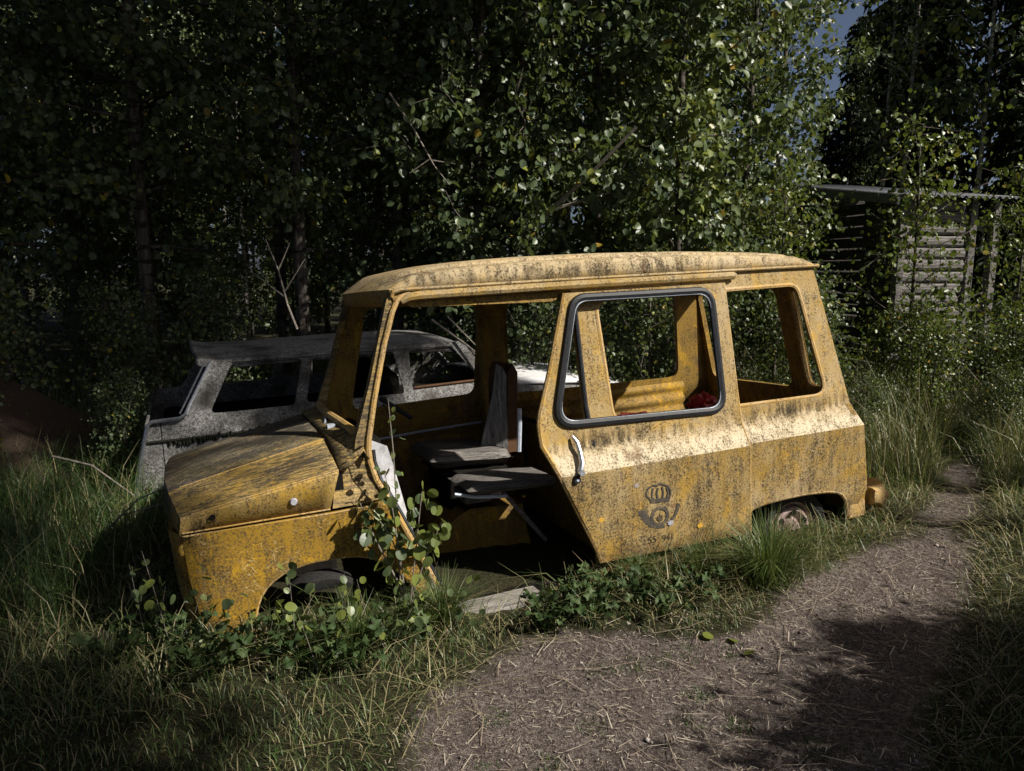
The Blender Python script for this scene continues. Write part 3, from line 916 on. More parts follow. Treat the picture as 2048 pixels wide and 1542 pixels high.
for x, z in ((.44, .945), (.455, .955), (.55, .935), (.8, .925), (1.2, .932), (1.7, .935), (2.1, .925), (2.3, .905), (2.37, .885)):
    rows.append([(x + .03 * (abs(a) ** 3), CW / 2 + a * (CW / 2 - .125), z - .06 * abs(a) ** 4 - (.04 if abs(a) == 1 else 0)) for a in (-1, -.985, -.93, -.8, -.5, 0, .5, .8, .93, .985, 1)])
MB().grid(rows).build('roof', M['grey'], car, True, 40, solid=.02, offset=-1)
rows = []
for x, z in ((2.69, .545), (2.95, .535), (3.4, .50), (3.8, .43), (3.93, .36), (3.99, .2), (4.0, -.2)):
    rows.append([(x + .06 * (1 - a * a), CW / 2 + a * (CW / 2 - .03), z - .03 * a ** 4 + .02) for a in (-1, -.8, -.4, 0, .4, .8, 1)])
MB().grid(rows).build('bonnet', M['palepaint'], car, True, 40, solid=.02, offset=-1)
for s in (-1, 1):
    MB().tube([(2.36, CW / 2 + s * (CW / 2 - .14), .885), (2.55, CW / 2 + s * (CW / 2 - .10), .70), (2.70, CW / 2 + s * (CW / 2 - .06), .545)], .018, 6).build('windscreen_pillar', M['grey'], car)
MB().grid([[(0, y, -.25) for y in (.03, .75, 1.47)], [(.03, y, .15) for y in (.03, .75, 1.47)], [(.13, y, .50) for y in (.03, .75, 1.47)]]).build('tailgate', M['grey'], car, solid=.02)
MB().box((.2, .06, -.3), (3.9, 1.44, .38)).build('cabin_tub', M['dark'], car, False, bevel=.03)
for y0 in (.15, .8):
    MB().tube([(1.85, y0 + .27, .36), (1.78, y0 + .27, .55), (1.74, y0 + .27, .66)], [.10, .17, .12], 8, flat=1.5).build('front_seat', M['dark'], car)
bump = MB().box((-.10, -.06, -.10), (.16, -.02, -.045)).box((-.10, -.02, -.10), (-.06, 1.52, -.045)).build('rear_bumper', M['chrome'], car, False, bevel=.012)
MB().box((-.085, -.035, -.22), (.15, -.02, -.105)).build('bumper_valance', M['dark'], bump, False)

# ------------------------------------------------------------------ the brown wreck deep in the shade on the left
wreck = empty('wrecked_car', (-3.3, 5.9, -.16), R(190))
tag(wreck, 'rust-brown rounded car wreck in the dark at the left edge', 'car')
rows = []
for x, zt, hw in ((0, .12, .55), (.04, .34, .66), (.14, .42, .70), (.32, .47, .72), (.50, .56, .72), (.68, .72, .70), (.86, .80, .66), (1.2, .86, .64), (1.7, .87, .64), (2.2, .80, .65), (2.6, .52, .70), (3.4, .44, .68), (3.6, .1, .5)):
    r_ = []
    for k in range(13):
        a = math.pi * k / 12
        ca = math.copysign(abs(math.cos(a)) ** .5, math.cos(a)); sa = abs(math.sin(a)) ** .45
        r_.append((x, ca * hw * (1 - .18 * max(0, sa * zt - .45) / .4), -.2 + (zt + .2) * sa))
    rows.append(r_)
MB().grid(rows).build('body_shell', M['deadbrown'], wreck, True, 50, solid=.015)
for s in (-1, 1):
    rows = []
    for i in range(15):
        a = math.pi * (.02 + .96 * i / 14)
        rows.append([(.42 - r * math.cos(a) * 1.15, s * (.60 + b), -.18 + r * math.sin(a) * 1.1) for r, b in ((.50, .0), (.49, .10), (.45, .165), (.38, .185), (.33, .18), (.325, .12))])
    MB().grid(rows).build('fender', M['deadbrown'], wreck, True, 50, solid=.012)
    MB().box((1.0, s * .61 - .02, .50), (1.9, s * .61 + .02, .74)).build('side_window', M['dark'], wreck, False, bevel=.015)

# ------------------------------------------------------------------ shed
shed = empty('shed', (4.32, 8.5, 0), R(13))
tag(shed, 'grey plank shed with corrugated metal roof among the bushes', 'shed')
M['plank'] = simple('silver_plank', (.04, .037, .034), (.25, .235, .22), 10, .9, stretch=(.5, 4, 5), bstr=.6, fine=70)
M['plankshade'] = simple('shaded_plank', (.02, .018, .016), (.07, .062, .055), 10, .9, stretch=(4, .5, 5), bstr=.6, fine=70)  # darker plank copy: shade of the side and back walls put into the colour
M['tin'] = simple('grey_tin', (.05, .052, .058), (.13, .135, .15), 12, .6, .2, .4, .15)
pm = MB().tube([(0, 0, .06), (.5, 0, .06), (1.0, 0, .06)], .064, 10, flat=.55); pmo = pm.build('plank', M['plank'], shed, False, bevel=.004)
pmo.location = (.08, 0, .02); pmo.scale = (.80, 1, 1); pmo.rotation_euler = (R(-4), 0, 0)
for k in range(1, 17):
    o = pmo.copy(); col.objects.link(o); o.parent = shed
    o.location = (.08 + random.uniform(-.01, .01), random.uniform(-.006, .006), .02 + k * .134); o.rotation_euler = (R(-4 + random.uniform(-3, 3)), random.uniform(-.006, .006), 0)
    o.scale = (.80 + random.uniform(-.03, .03), 1, 1)
pm = MB().box((-.012, 0, 0), (.012, 2.3, .118)); pd_ = pm.build('side_plank', M['plankshade'], shed, False, bevel=.004)
pd_.location = (.02, .05, .02)
for k in range(1, 17):
    o = pd_.copy(); col.objects.link(o); o.parent = shed
    o.location = (.02 + random.uniform(-.008, .008), .05, .02 + k * .134); o.rotation_euler = (random.uniform(-.006, .006), R(4), 0)
for x in (0.0, .93, 1.25):
    MB().box((x, -.03, -.1), (x + .09, .06, 2.28)).build('corner_post', M['plank'], shed, False, bevel=.006)
MB().box((.9, .07, 1.95), (1.33, .12, 2.05)).build('lintel', M['plank'], shed, False, bevel=.006)
MB().box((1.03, .02, 1.02), (1.24, .06, 1.10)).build('cross_rail', M['plank'], shed, False, bevel=.006)
MB().box((.05, 2.3, 0), (1.33, 2.36, 2.6)).build('back_wall', M['plankshade'], shed, False)
rows = []
for j in range(2):
    row = []
    for i in range(281):
        x = -.18 + 1.58 * i / 280
        row.append((x, -.22 + 2.95 * j, 2.30 + .44 * j + .014 * math.sin(x * 2 * math.pi / .09)))
    rows.append(row)
MB().grid(rows).build('roof', M['tin'], shed, True, 70, solid=.004)
MB().box((-.20, -.22, 0), (-.17, 2.75, .10)).build('verge_flashing', M['tin'], shed, False)
vf = shed.children[-1]; vf.location = (0, .03, 2.235); vf.rotation_euler = (math.atan(.44 / 2.95), 0, 0)

# ------------------------------------------------------------------ foliage machinery
def unit(a):
    return a / np.maximum(np.linalg.norm(a, axis=-1, keepdims=True), 1e-9)
LEAF = np.array([(0, 0, 0), (.16, .30, .09), (.46, .47, .12), (.80, .30, .04), (1.04, 0, -.10), (.80, -.30, .04), (.46, -.47, .12), (.16, -.30, .09)])
LEAFF = np.array([(0, 4, 3, 2, 1), (0, 7, 6, 5, 4)])
def leaves(P, D, N, size, shape=LEAF, faces=LEAFF):
    n = len(P)
    D = unit(D); S = unit(np.cross(N, D)); N = np.cross(D, S)
    size = np.asarray(size).reshape(-1, 1, 1)
    V = P[:, None, :] + size * (shape[None, :, 0:1] * D[:, None, :] + shape[None, :, 1:2] * S[:, None, :] + shape[None, :, 2:3] * N[:, None, :])
    F = faces[None] + (np.arange(n) * len(shape))[:, None, None]
    return V.reshape(-1, 3), F.reshape(-1, faces.shape[1])
def tint_faces(t, k=2):
    return np.repeat(t, k)

def skeleton(r, H, lo, nlimb, spread, up, trunk_r, lean=(0, 0), twigs=9, leaf_per=20, leaf=.06, jit=.09, shape=1.0, fork=None):
    """returns trunk MB and leaf arrays"""
    mb = MB()
    nt = 9
    tp = []
    ph = r.uniform(0, 6, 4)
    for i in range(nt + 1):
        t = i / nt
        tp.append(np.array([lean[0] * t * H + .05 * H * .3 * math.sin(2 * t + ph[0]) * t, lean[1] * t * H + .05 * H * .3 * math.sin(2.3 * t + ph[1]) * t, t * H]))
    mb.tube([tuple(p) for p in tp], [trunk_r * (1 - .9 * (i / nt)) + .006 for i in range(nt + 1)], 8)
    tp = np.array(tp)
    LP, LD = [], []
    for i in range(nlimb):
        t = lo / H + (1 - lo / H) * ((i + r.uniform(0, 1)) / nlimb)
        t = min(t, .985)
        base = np.array([np.interp(t * H, tp[:, 2], tp[:, k]) for k in range(3)])
        az = i * 2.4 + r.uniform(-.5, .5)
        s = (t * H - lo) / (H - lo)
        ln = spread * (math.sin(math.pi * min(1, (s * .82 + .18))) ** .6) * shape * r.uniform(.7, 1.15) + .12
        el = up + r.uniform(-.2, .3) + .3 * s
        d = np.array([math.cos(az) * math.cos(el), math.sin(az) * math.cos(el), math.sin(el)])
        m = 5
        pts = [base + d * ln * k / m + np.array([0, 0, -.10 * ln * (k / m) ** 2]) + r.normal(0, .02 * ln, 3) * (k > 0) for k in range(m + 1)]
        mb.tube([tuple(p) for p in pts], [max(.004, trunk_r * .38 * (1 - t * .6) * (1 - .85 * k / m)) for k in range(m + 1)], 5)
        pts = np.array(pts)
        for w in range(twigs):
            q = r.uniform(.18, 1.0)
            b = np.array([np.interp(q * m, np.arange(m + 1), pts[:, k]) for k in range(3)])
            td = unit(d * .5 + r.normal(0, .7, 3) + np.array([0, 0, -.12]))
            tl = r.uniform(.18, .45) * (.6 + .5 * spread)
            if w < 3:
                mb.tube([tuple(b), tuple(b + td * tl * .6), tuple(b + td * tl)], [.005, .0035, .002], 4, cap=False)
            k = r.poisson(leaf_per)
            if k:
                u = r.uniform(.1, 1.05, k)[:, None]
                LP.append(b + td * tl * u + r.normal(0, jit, (k, 3)))
                LD.append(np.tile(td, (k, 1)))
    LP = np.concatenate(LP); LD = np.concatenate(LD)
    return mb, LP, LD

def crown_mesh(name, r, LP, LD, leaf, ylo=0.0, yhi=1.0, mat='leaf'):
    n = len(LP)
    D = unit(LD * .35 + r.normal(0, .55, (n, 3)) + np.array([0, 0, -.55]))
    N = unit(r.normal(0, .55, (n, 3)) + np.array([.55, -.5, .42]))
    sz = leaf * r.uniform(.5, 1.2, n) * np.where(r.uniform(0, 1, n) < .15, .6, 1.0)
    V, F = leaves(LP, D, N, sz)
    clump = np.sin(LP[:, 0] * 3.1 + 1) + np.sin(LP[:, 1] * 2.7) + np.sin(LP[:, 2] * 2.3 + 2)
    t = np.clip(.38 + .09 * clump + r.normal(0, .20, n), 0, .93)
    y = r.uniform(0, 1, n) < .025
    t[y] = r.uniform(.93, 1, y.sum())
    me = np_mesh(name, V, F, tint_faces(ylo + (yhi - ylo) * t), False)
    me.materials.append(M[mat])
    return me

KIND = {}
def kind(key, seed, bark='bark', mat='leaf', leaf=.06, tint=(0, 1), **kw):
    r = np.random.default_rng(seed)
    mb, LP, LD = skeleton(r, leaf=leaf, **kw)
    me = bpy.data.meshes.new(key + '_trunk')
    me.from_pydata(mb.v, [], mb.f)
    me.polygons.foreach_set('use_smooth', np.ones(len(me.polygons), bool))
    me.materials.append(M[bark])
    KIND[key] = (me, crown_mesh(key + '_crown', r, LP, LD, leaf, tint[0], tint[1], mat))
def place(name, key, x, y, rz, s, label, cat, group=None, z=None, sz=None):
    o = empty(name, (x, y, (float(gz(x, y)) if z is None else z) - .03), rz)
    o.scale = (s, s, sz or s)
    tag(o, label, cat, group)
    link('trunk', KIND[key][0], None, o)
    link('crown', KIND[key][1], None, o)
    return o

# tree kinds
kind('aspen_a', 11, H=7.5, lo=.55, nlimb=50, spread=1.25, up=.35, trunk_r=.065, twigs=12, leaf_per=18, leaf=.080, jit=.06)
kind('aspen_b', 12, H=8.0, lo=.75, nlimb=46, spread=1.15, up=.45, trunk_r=.055, twigs=11, leaf_per=18, leaf=.076, jit=.06, lean=(.02, -.01))
kind('aspen_bright', 61, H=6.4, lo=.7, nlimb=48, spread=1.0, up=.4, trunk_r=.05, twigs=12, leaf_per=19, leaf=.084, jit=.055, tint=(.3, 1.0))
kind('aspen_tall', 13, H=9.0, lo=1.75, nlimb=44, spread=1.35, up=.25, trunk_r=.075, twigs=11, leaf_per=19, leaf=.075)
kind('forest', 14, H=12.0, lo=2.4, nlimb=40, spread=2.1, up=.3, trunk_r=.10, twigs=12, leaf_per=13, leaf=.13, jit=.16)
kind('pole', 15, bark='palebark', H=9.0, lo=3.2, nlimb=22, spread=1.1, up=.5, trunk_r=.045, twigs=7, leaf_per=10, leaf=.11, jit=.14)
kind('shrub', 16, H=1.25, lo=.08, nlimb=22, spread=.50, up=.75, trunk_r=.014, twigs=8, leaf_per=13, leaf=.042, jit=.06, tint=(.1, 1))
kind('shrub_yellow', 17, mat='leafy', H=1.5, lo=.10, nlimb=20, spread=.45, up=.8, trunk_r=.014, twigs=7, leaf_per=12, leaf=.045, jit=.06, tint=(0, 1))
kind('young_birch', 18, mat='leafy', H=2.6, lo=.35, nlimb=26, spread=.55, up=.5, trunk_r=.02, twigs=7, leaf_per=11, leaf=.05, jit=.07, tint=(0, .9))

def spruce(key, seed, H):
    r = np.random.default_rng(seed)
    mb = MB().tube([(0, 0, 0), (.03, 0, H * .4), (0, .02, H * .8), (0, 0, H)], [.13, .09, .04, .01], 8)
    P, D, N = [], [], []
    z = 1.0
    while z < H - .1:
        L = (1 - z / H) ** .8 * 1.9 + .15
        for k in range(6):
            az = r.uniform(0, 6.28)
            d = np.array([math.cos(az), math.sin(az), -.12])
            n = int(26 * L) + 4
            t = r.uniform(.08, 1, n)
            pts = np.array([0, 0, z]) + d * L * t[:, None] + np.array([0, 0, 1]) * (-.22 * L * t[:, None] ** 2)
            mb.tube([(0, 0, z), tuple(np.array([0, 0, z]) + d * L * .5 + np.array([0, 0, -.055 * L])), tuple(np.array([0, 0, z]) + d * L + np.array([0, 0, -.22 * L]))], [.014, .01, .004], 4, cap=False)
            side_ = np.cross(d, [0, 0, 1])
            P.append(pts); D.append(d * .6 + side_ * r.choice([-1, 1], (n, 1)) * .7 + r.normal(0, .25, (n, 3)) + np.array([0, 0, -.35])); N.append(np.array([0, 0, 1.0]) + r.normal(0, .3, (n, 3)))
        z += .24 * r.uniform(.8, 1.2)
    P = np.concatenate(P); D = np.concatenate(D); N = np.concatenate(N)
    sh = LEAF * np.array([1, .32, 1])
    V, F = leaves(P, D, unit(N), r.uniform(.18, .34, len(P)), sh)
    me = np_mesh(key + '_crown', V, F, tint_faces(r.uniform(0, 1, len(P))))
    me.materials.append(M['needle'])
    tm = bpy.data.meshes.new(key + '_trunk'); tm.from_pydata(mb.v, [], mb.f); tm.materials.append(M['bark'])
    KIND[key] = (tm, me)
spruce('spruce', 19, 10.0)

# front row of aspens behind the grey car
FR = [
 ('aspen_tall', -5.2, 7.6, 1.0, 'aspen tree at the left edge, all in deep shade'),
 ('aspen_tall', -3.72, 7.7, .98, 'aspen with bare speckled trunk left of the grey car roof'),
 ('aspen_tall', -2.12, 7.6, .97, 'aspen with thick trunk straight above the grey car roof'),
 ('aspen_b', -1.25, 8.1, 1.0, 'dark aspen between two bare trunks above the grey car'),
 ('aspen_a', -.36, 7.6, 1.0, 'aspen with straight dark trunk above the van windscreen'),
 ('aspen_b', .02, 7.4, .92, 'slender aspen with low forked limbs above the van roof'),
 ('aspen_a', .85, 7.85, .95, 'aspen with large sunlit leaves above the middle of the van roof'),
 ('aspen_bright', 1.65, 7.6, 1.0, 'bright green sunlit aspen just left of the sliding door top'),
 ('aspen_a', 2.75, 9.2, .85, 'full aspen right of the sunlit one, over the van tail'),
 ('aspen_b', 3.5, 10.4, .90, 'darker aspen standing beside the left end of the shed'),
]
for i, (k, x, y, s, lab) in enumerate(FR):
    place('aspen_tree', k, x, y, (i % 3 - 1) * .6, s, lab, 'tree', 'aspens behind the vehicles')
r2 = np.random.default_rng(5)
for i, (x, y) in enumerate([(-7.2, 9.3), (-5.9, 10.2), (-4.5, 9.4), (-3.0, 9.8), (-1.7, 9.6), (-.6, 9.9), (.7, 9.8), (1.9, 10.4), (2.7, 11.2), (1.2, 11.6)]):
    place('aspen_tree', ['aspen_tall', 'aspen_b', 'aspen_a'][i % 3] if x > -2 else 'aspen_tall', x, y, (i % 4 - 1.5) * .5, 1.0 + .15 * r2.uniform(), 'leafy aspen in the dense second row behind the vehicles', 'tree', 'second row aspens')
for i in range(34):
    x = r2.uniform(-15, 2.5); y = r2.uniform(14, 24)
    place('birch_tree', 'pole', x, y, r2.uniform(0, 6), r2.uniform(.8, 1.2), 'thin pale birch pole in the far stand seen above the grey car', 'tree', 'far stand of thin birches')
for i, (x, y) in enumerate([(-17, 24), (-12, 27), (-8, 25), (-4, 28), (0, 24), (3.5, 26), (-21, 20), (-13, 20), (-9, 16.5), (6, 30)]):
    place('forest_tree', 'forest', x, y, i * 1.3, r2.uniform(.9, 1.2), 'tall dark forest tree closing the view far behind the birches', 'tree', 'forest far behind')
SP = [(8.3, 12.6, 1.0), (10.2, 14.2, 1.1), (8.3, 15.8, 1.1), (10.6, 15.0, 1.15), (7.1, 17.5, .5), (12.2, 17.5, 1.2), (6.2, 20.0, .55), (9.5, 19.5, 1.2), (14.5, 19, 1.2), (8.6, 21, .6), (12, 22, 1.2), (9.5, 20.5, .80), (8.1, 18.2, .72), (7.6, 17.4, .68), (8.6, 18.8, .72), (8.7, 19.0, .70), (10.2, 21.5, .85)]
for i, (x, y, s) in enumerate(SP):
    place('spruce_tree', 'spruce', x, y, i * 1.1, s * .68, 'black spruce standing behind the shed at the right', 'tree', 'spruces behind the shed', sz=s)
for i, (x, y) in enumerate([(8.1, 11.2), (7.6, 12.6), (9.9, 12.0), (8.7, 14.0), (11, 13), (6.9, 13.6), (7.4, 15.2), (9.4, 11.4), (10.2, 12.6)]):
    place('birch_tree', 'pole', x, y, i * 1.9, 1.0, 'thin birch between the spruces behind the shed', 'tree', 'birches behind the shed')

# shrubs and saplings on the right and behind the van
place('young_birch', 'young_birch', 3.78, 7.1, .5, 1.0, 'young yellowing birch growing in front of the shed planks', 'tree')
place('young_birch', 'young_birch', 2.25, 6.35, 2.5, .78, 'small yellow-leaved birch right behind the van tail window', 'tree')
place('young_birch', 'young_birch', 5.0, 7.4, 4.0, .9, 'young birch at the right edge in front of the shed opening', 'tree')
SH = []
r3 = np.random.default_rng(21)
for i in range(46):
    x = r3.uniform(2.6, 6.6); y = r3.uniform(5.5, 8.2)
    if path_d(x, y) < .25 or x < .42 * y - .1: continue
    SH.append((x, y, r3.uniform(.38, .72)))
for i, (x, y, s) in enumerate(SH):
    place('shrub', 'shrub' if i % 4 else 'shrub_yellow', x, y, (i % 5 - 2) * .35, s, 'leafy waist-high shrub in the thicket before the shed' if i % 4 else 'yellow-tinged shrub in the thicket before the shed', 'shrub', 'green thicket shrubs' if i % 4 else 'yellowing thicket shrubs')
for i, (x, y, s) in enumerate([(.2, 6.9, 1.0), (.7, 6.6, .9), (1.2, 6.4, 1.0), (1.7, 6.3, .85), (2.3, 5.9, .8), (2.6, 6.6, .9), (-.5, 7.3, 1.0), (-3.6, 6.8, .9), (-4.3, 6.2, 1.0), (-2.9, 7.2, 1.0), (-3.7, 4.7, .5), (-2.75, 5.2, .5), (-3.9, 5.0, .8)]):
    place('shrub', 'shrub', x, y, i * 2.3, s, 'leafy shrub seen through the van windows behind it' if x > -1 else 'dark shrub in the shade left of the grey car', 'shrub', 'shrubs behind the van' if x > -1 else 'shrubs in the left shade')

# understory closing the gaps low between the trunks
for i, (x, y, q) in enumerate([(-8.5, 11, 1.0), (-6.6, 12.2, 1.1), (-5.2, 11.6, .8), (-9.8, 13, 1.2), (-3.9, 13.4, .55), (-2.6, 12.8, .6), (-1.2, 12.6, .8), (.3, 13.0, .9), (-7.8, 14.5, 1.1), (-11.5, 14, 1.2), (-6.2, 9.0, .5), (-5.0, 8.8, .42), (-7.6, 10.4, .8), (-9.0, 12.2, 1.0), (-5.9, 13.6, 1.0), (-4.6, 15.2, .7), (-10.6, 12.4, 1.0), (-4.2, 17, 1.3), (-5.6, 16, 1.2), (-2.9, 16.4, 1.3), (-7.2, 17.5, 1.4), (-1.6, 17.2, 1.3), (-5.0, 19.5, 2.0), (-8.2, 20, 2.0), (-11, 19, 2.0), (-13.5, 20, 2.0), (-3, 20, 2.0), (-9.5, 16.5, 1.5), (-12, 16.5, 1.5), (2.0, 13.6, .9), (3.2, 14.5, .6), (4.4, 15, .5)]):
    place('understory_tree', 'aspen_a', x, y, i * 2.7, q * .75, 'low bushy tree filling the gaps deep in the wood', 'tree', 'understory deep in the wood')
# unseen trees added to shade the grey car, left wood and path corners
kind('shade_canopy', 51, H=13.0, lo=6.7, nlimb=80, spread=2.2, up=.15, trunk_r=.12, twigs=14, leaf_per=15, leaf=.19, jit=.18)
for i, (x, y, q, qz, lab) in enumerate([
    (5.3, 2.95, .5, 1.02, 'unseen shade tree added right of the clearing, crown above the shrubs'),
    (7.3, 3.1, .8, 1.72, 'unseen shade tree added right of the clearing, behind the nearest one'),
    (6.6, 2.6, .45, 1.28, 'slim unseen shade tree added right of the clearing beside the nearest one'),
    (9.8, 2.2, .9, 2.1, 'unseen shade tree added furthest right of the clearing'),
    (8.5, -1.6, .95, 1.72, 'unseen shade tree added on the right, beyond the others by the path'),
    (5.2, -2.4, .85, .78, 'unseen shade tree added beside the path behind the viewer'),
    (6.5, -0.95, .85, 1.36, 'unseen shade tree added on the right between two others near the path'),
    (6.8, -2.35, .75, .96, 'unseen shade tree added behind the viewer on the right')]):
    place('added_shade_tree', 'shade_canopy', x, y, i * 1.9, q, lab, 'tree', 'added shade trees out of view', sz=qz)
for i, (x, y, q) in enumerate([(3.4, 1.35, 1.4), (3.8, 1.9, 1.3), (3.3, .6, 1.5), (3.0, 1.6, 1.15), (3.4, 2.25, 1.05), (2.8, 1.0, 1.3), (4.1, 1.2, 1.6), (2.9, 2.1, .85)]):  # unseen shrubs added to darken the near right corner of the path
    place('shrub', 'shrub', x, y, i * 1.3, q, 'unseen shrub added right of the path in front, casting the corner shade', 'shrub', 'added shade shrubs right of the path')
for i, (x, y, q, h) in enumerate([(3.5, 1.0, .55, .36), (3.6, 1.6, .5, .30), (3.7, 2.1, .42, .24), (3.2, .5, .55, .36), (4.3, 1.9, .5, .40), (3.1, 1.7, .5, .27), (3.0, 2.2, .4, .20)]):  # squashed aspens added out of view as dense shade blockers
    place('added_shade_bush', 'aspen_bright', x, y, i * 1.1, q, 'unseen dense bush added right of the path as a shade blocker', 'shrub', 'added shade bushes right of the path', sz=h)
for i, (x, y, q, lab) in enumerate([(-4.7, 3.7, .85, 'forest tree added left of the clearing to block sky light, nearest the wreck'), (-3.9, 1.3, .9, 'forest tree added left of the viewer to block sky light'), (-5.9, 5.6, .9, 'forest tree added at the left beyond the wreck to block sky light'), (-2.8, -1.2, .95, 'forest tree added behind the viewer on the left to block sky light'), (-6.6, 2.4, 1.0, 'forest tree added far left of the viewer to block sky light')]):
    place('forest_tree', 'forest', x, y, i * 1.3, q, lab, 'tree')  # trees added outside the view to keep sky light off the left side

# dead branches
def branch(name, pts, rad, label, forks=()):
    mb = MB().tube(pts, [rad * (1 - .6 * i / (len(pts) - 1)) for i in range(len(pts))], 6)
    for f in forks:
        mb.tube(f, [rad * .55, rad * .25], 5)
    o = mb.build(name, M['twig'])
    c = Vector(pts[0])
    o.data.transform(Matrix.Translation(-c)); o.location = c
    tag(o, label, 'branch')
branch('dead_branch', [(-2.02, 7.0, .95), (-2.10, 7.0, 1.18), (-2.17, 7.0, 1.5), (-2.28, 7.02, 1.78)], .014, 'pale dead sapling standing bare above the grey car', [((-2.12, 7.0, 1.25), (-2.40, 6.95, 1.48)), ((-2.17, 7.0, 1.5), (-2.05, 7.0, 1.75)), ((-2.12, 7.0, 1.3), (-1.92, 7.0, 1.6))])
branch('dead_branch', [(-1.06, 6.75, 3.01), (-.86, 6.75, 2.72), (-.68, 6.75, 2.4), (-.55, 6.75, 2.24)], .012, 'thin bare dead branch slanting across the dark leaves over the van nose', [((-.72, 6.75, 2.46), (-.9, 6.75, 2.34)), ((-.7, 6.75, 2.45), (-.5, 6.75, 2.42))])
branch('dead_branch', [(-.62, 5.75, 1.12), (-.35, 5.72, .93), (-.03, 5.68, .66)], .013, 'pale stick lying slanted over the grey car windscreen')
branch('dead_branch', [(-.50, 5.8, 1.14), (-.28, 5.76, .92), (.02, 5.74, .69)], .009, 'thinner stick beside another on the grey car windscreen')
branch('dead_branch', [(-2.45, 3.9, -.02), (-2.2, 3.85, .10), (-1.98, 3.8, .30), (-1.80, 3.8, .38)], .008, 'thin bent twig rising in the dark before the grey car bumper', [((-2.1, 3.83, .2), (-1.85, 3.8, .28))])
branch('dead_branch', [(-2.6, 4.1, .46), (-2.35, 4.05, .42), (-2.1, 4.0, .26)], .007, 'bare twig hanging in the dark left of the grey car')
branch('tree_limb', [(-.02, 7.45, 1.3), (.12, 7.3, 1.75), (.36, 7.1, 2.05), (.75, 6.95, 2.4), (1.1, 6.85, 2.75)], .035, 'dark forked limb reaching right above the van roof', [((.12, 7.3, 1.75), (.2, 7.2, 2.4)), ((.36, 7.1, 2.05), (.9, 7.0, 2.2))])

# ------------------------------------------------------------------ grass
def blades(P, h, lean, w, r, az=None):
    n = len(P)
    az = r.uniform(0, 6.283, n) if az is None else az
    d = np.stack([np.cos(az), np.sin(az), np.zeros(n)], -1)
    s = np.stack([-np.sin(az), np.cos(az), np.zeros(n)], -1)
    tw = r.normal(0, .5, n)
    s = unit(s * np.cos(tw)[:, None] + d * np.sin(tw)[:, None])
    V = np.zeros((n, 6, 3))
    for k, (t, ww) in enumerate(((0, 1), (.55, .8), (1, .12))):
        c = P + d * (lean * h * t ** 1.8)[:, None]
        c[:, 2] += h * (t - .42 * np.minimum(lean, 1.3) * t ** 2.2)
        V[:, 2 * k] = c - s * (w * ww / 2)[:, None]
        V[:, 2 * k + 1] = c + s * (w * ww / 2)[:, None]
    F = np.array([(0, 1, 3, 2), (2, 3, 5, 4)])[None] + (np.arange(n) * 6)[:, None, None]
    return V.reshape(-1, 3), F.reshape(-1, 4)
VI = mw.inverted()
def van_local(x, y):
    a = np.array(VI)
    z = np.zeros_like(x)
    P = np.stack([x, y, z, np.ones_like(x)], -1) @ a.T
    return P[:, 0], P[:, 1]
def under_van(x, y):
    lx, ly = van_local(x, y)
    return (lx > -.58) & (lx < 2.95) & (ly > .07) & (ly < 1.35)
def scatter(n, x0, x1, y0, y1, r):
    return r.uniform(x0, x1, n), r.uniform(y0, y1, n)
def grass_obj(name, x, y, hlo, hhi, llo, lhi, wlo, whi, t0, t1, r, label, mat='grass', dry=None):
    n = len(x)
    P = np.stack([x, y, gz(x, y) - .005], -1)
    V, F = blades(P, r.uniform(hlo, hhi, n) * r.uniform(.6, 1.1, n), r.uniform(llo, lhi, n), r.uniform(wlo, whi, n), r)
    t = r.uniform(t0, t1, n)
    if dry is not None:
        t = np.where(r.uniform(0, 1, n) < dry, r.uniform(.8, 1, n), t)
    me = np_mesh(name, V, F, tint_faces(t))
    o = link(name, me, M[mat])
    tag(o, label, 'grass', kind='stuff')
    return o
rg = np.random.default_rng(33)
# short lawn left and right of the path
x, y = scatter(95000, -2.9, 3.6, 1.75, 5.2, rg)
pdv = path_d(x, y) + .10 * wob(x, y, 5)
lx, ly = van_local(x, y)
keep = ~((lx > .45) & (lx < 1.0) & (ly > -.12)) & (pdv > rg.uniform(-.05, .16, len(x))) & ~under_van(x, y) & (rg.uniform(0, 1, len(x)) < np.clip(1.25 - .2 * (y - 2), .3, 1))
grass_obj('short_grass', x[keep], y[keep], .03, .085, .2, 1.1, .0022, .0045, .05, .72, rg, 'short grass growing beside the dirt path', dry=.30)
# tufts of moss on the path
x, y = scatter(26000, -.35, 1.6, 1.9, 3.0, rg)
spots = np.array([(.05, 2.10), (.12, 2.16), (-.08, 2.12), (.28, 2.35), (.62, 2.36), (.70, 2.55), (.78, 2.33), (-.05, 2.4), (.35, 2.72), (.62, 2.80), (.72, 2.84), (.9, 2.88), (.5, 2.74), (1.0, 2.2), (-.12, 2.02)])
dd = np.min(np.hypot(x[:, None] - spots[None, :, 0], y[:, None] - spots[None, :, 1]) / np.linspace(.06, .10, len(spots))[None], axis=1)
keep = dd < rg.uniform(.2, 1.0, len(x))
grass_obj('moss_tufts', x[keep], y[keep], .012, .035, .2, 1.0, .002, .004, .0, .6, rg, 'low green moss tufts on the dirt path')
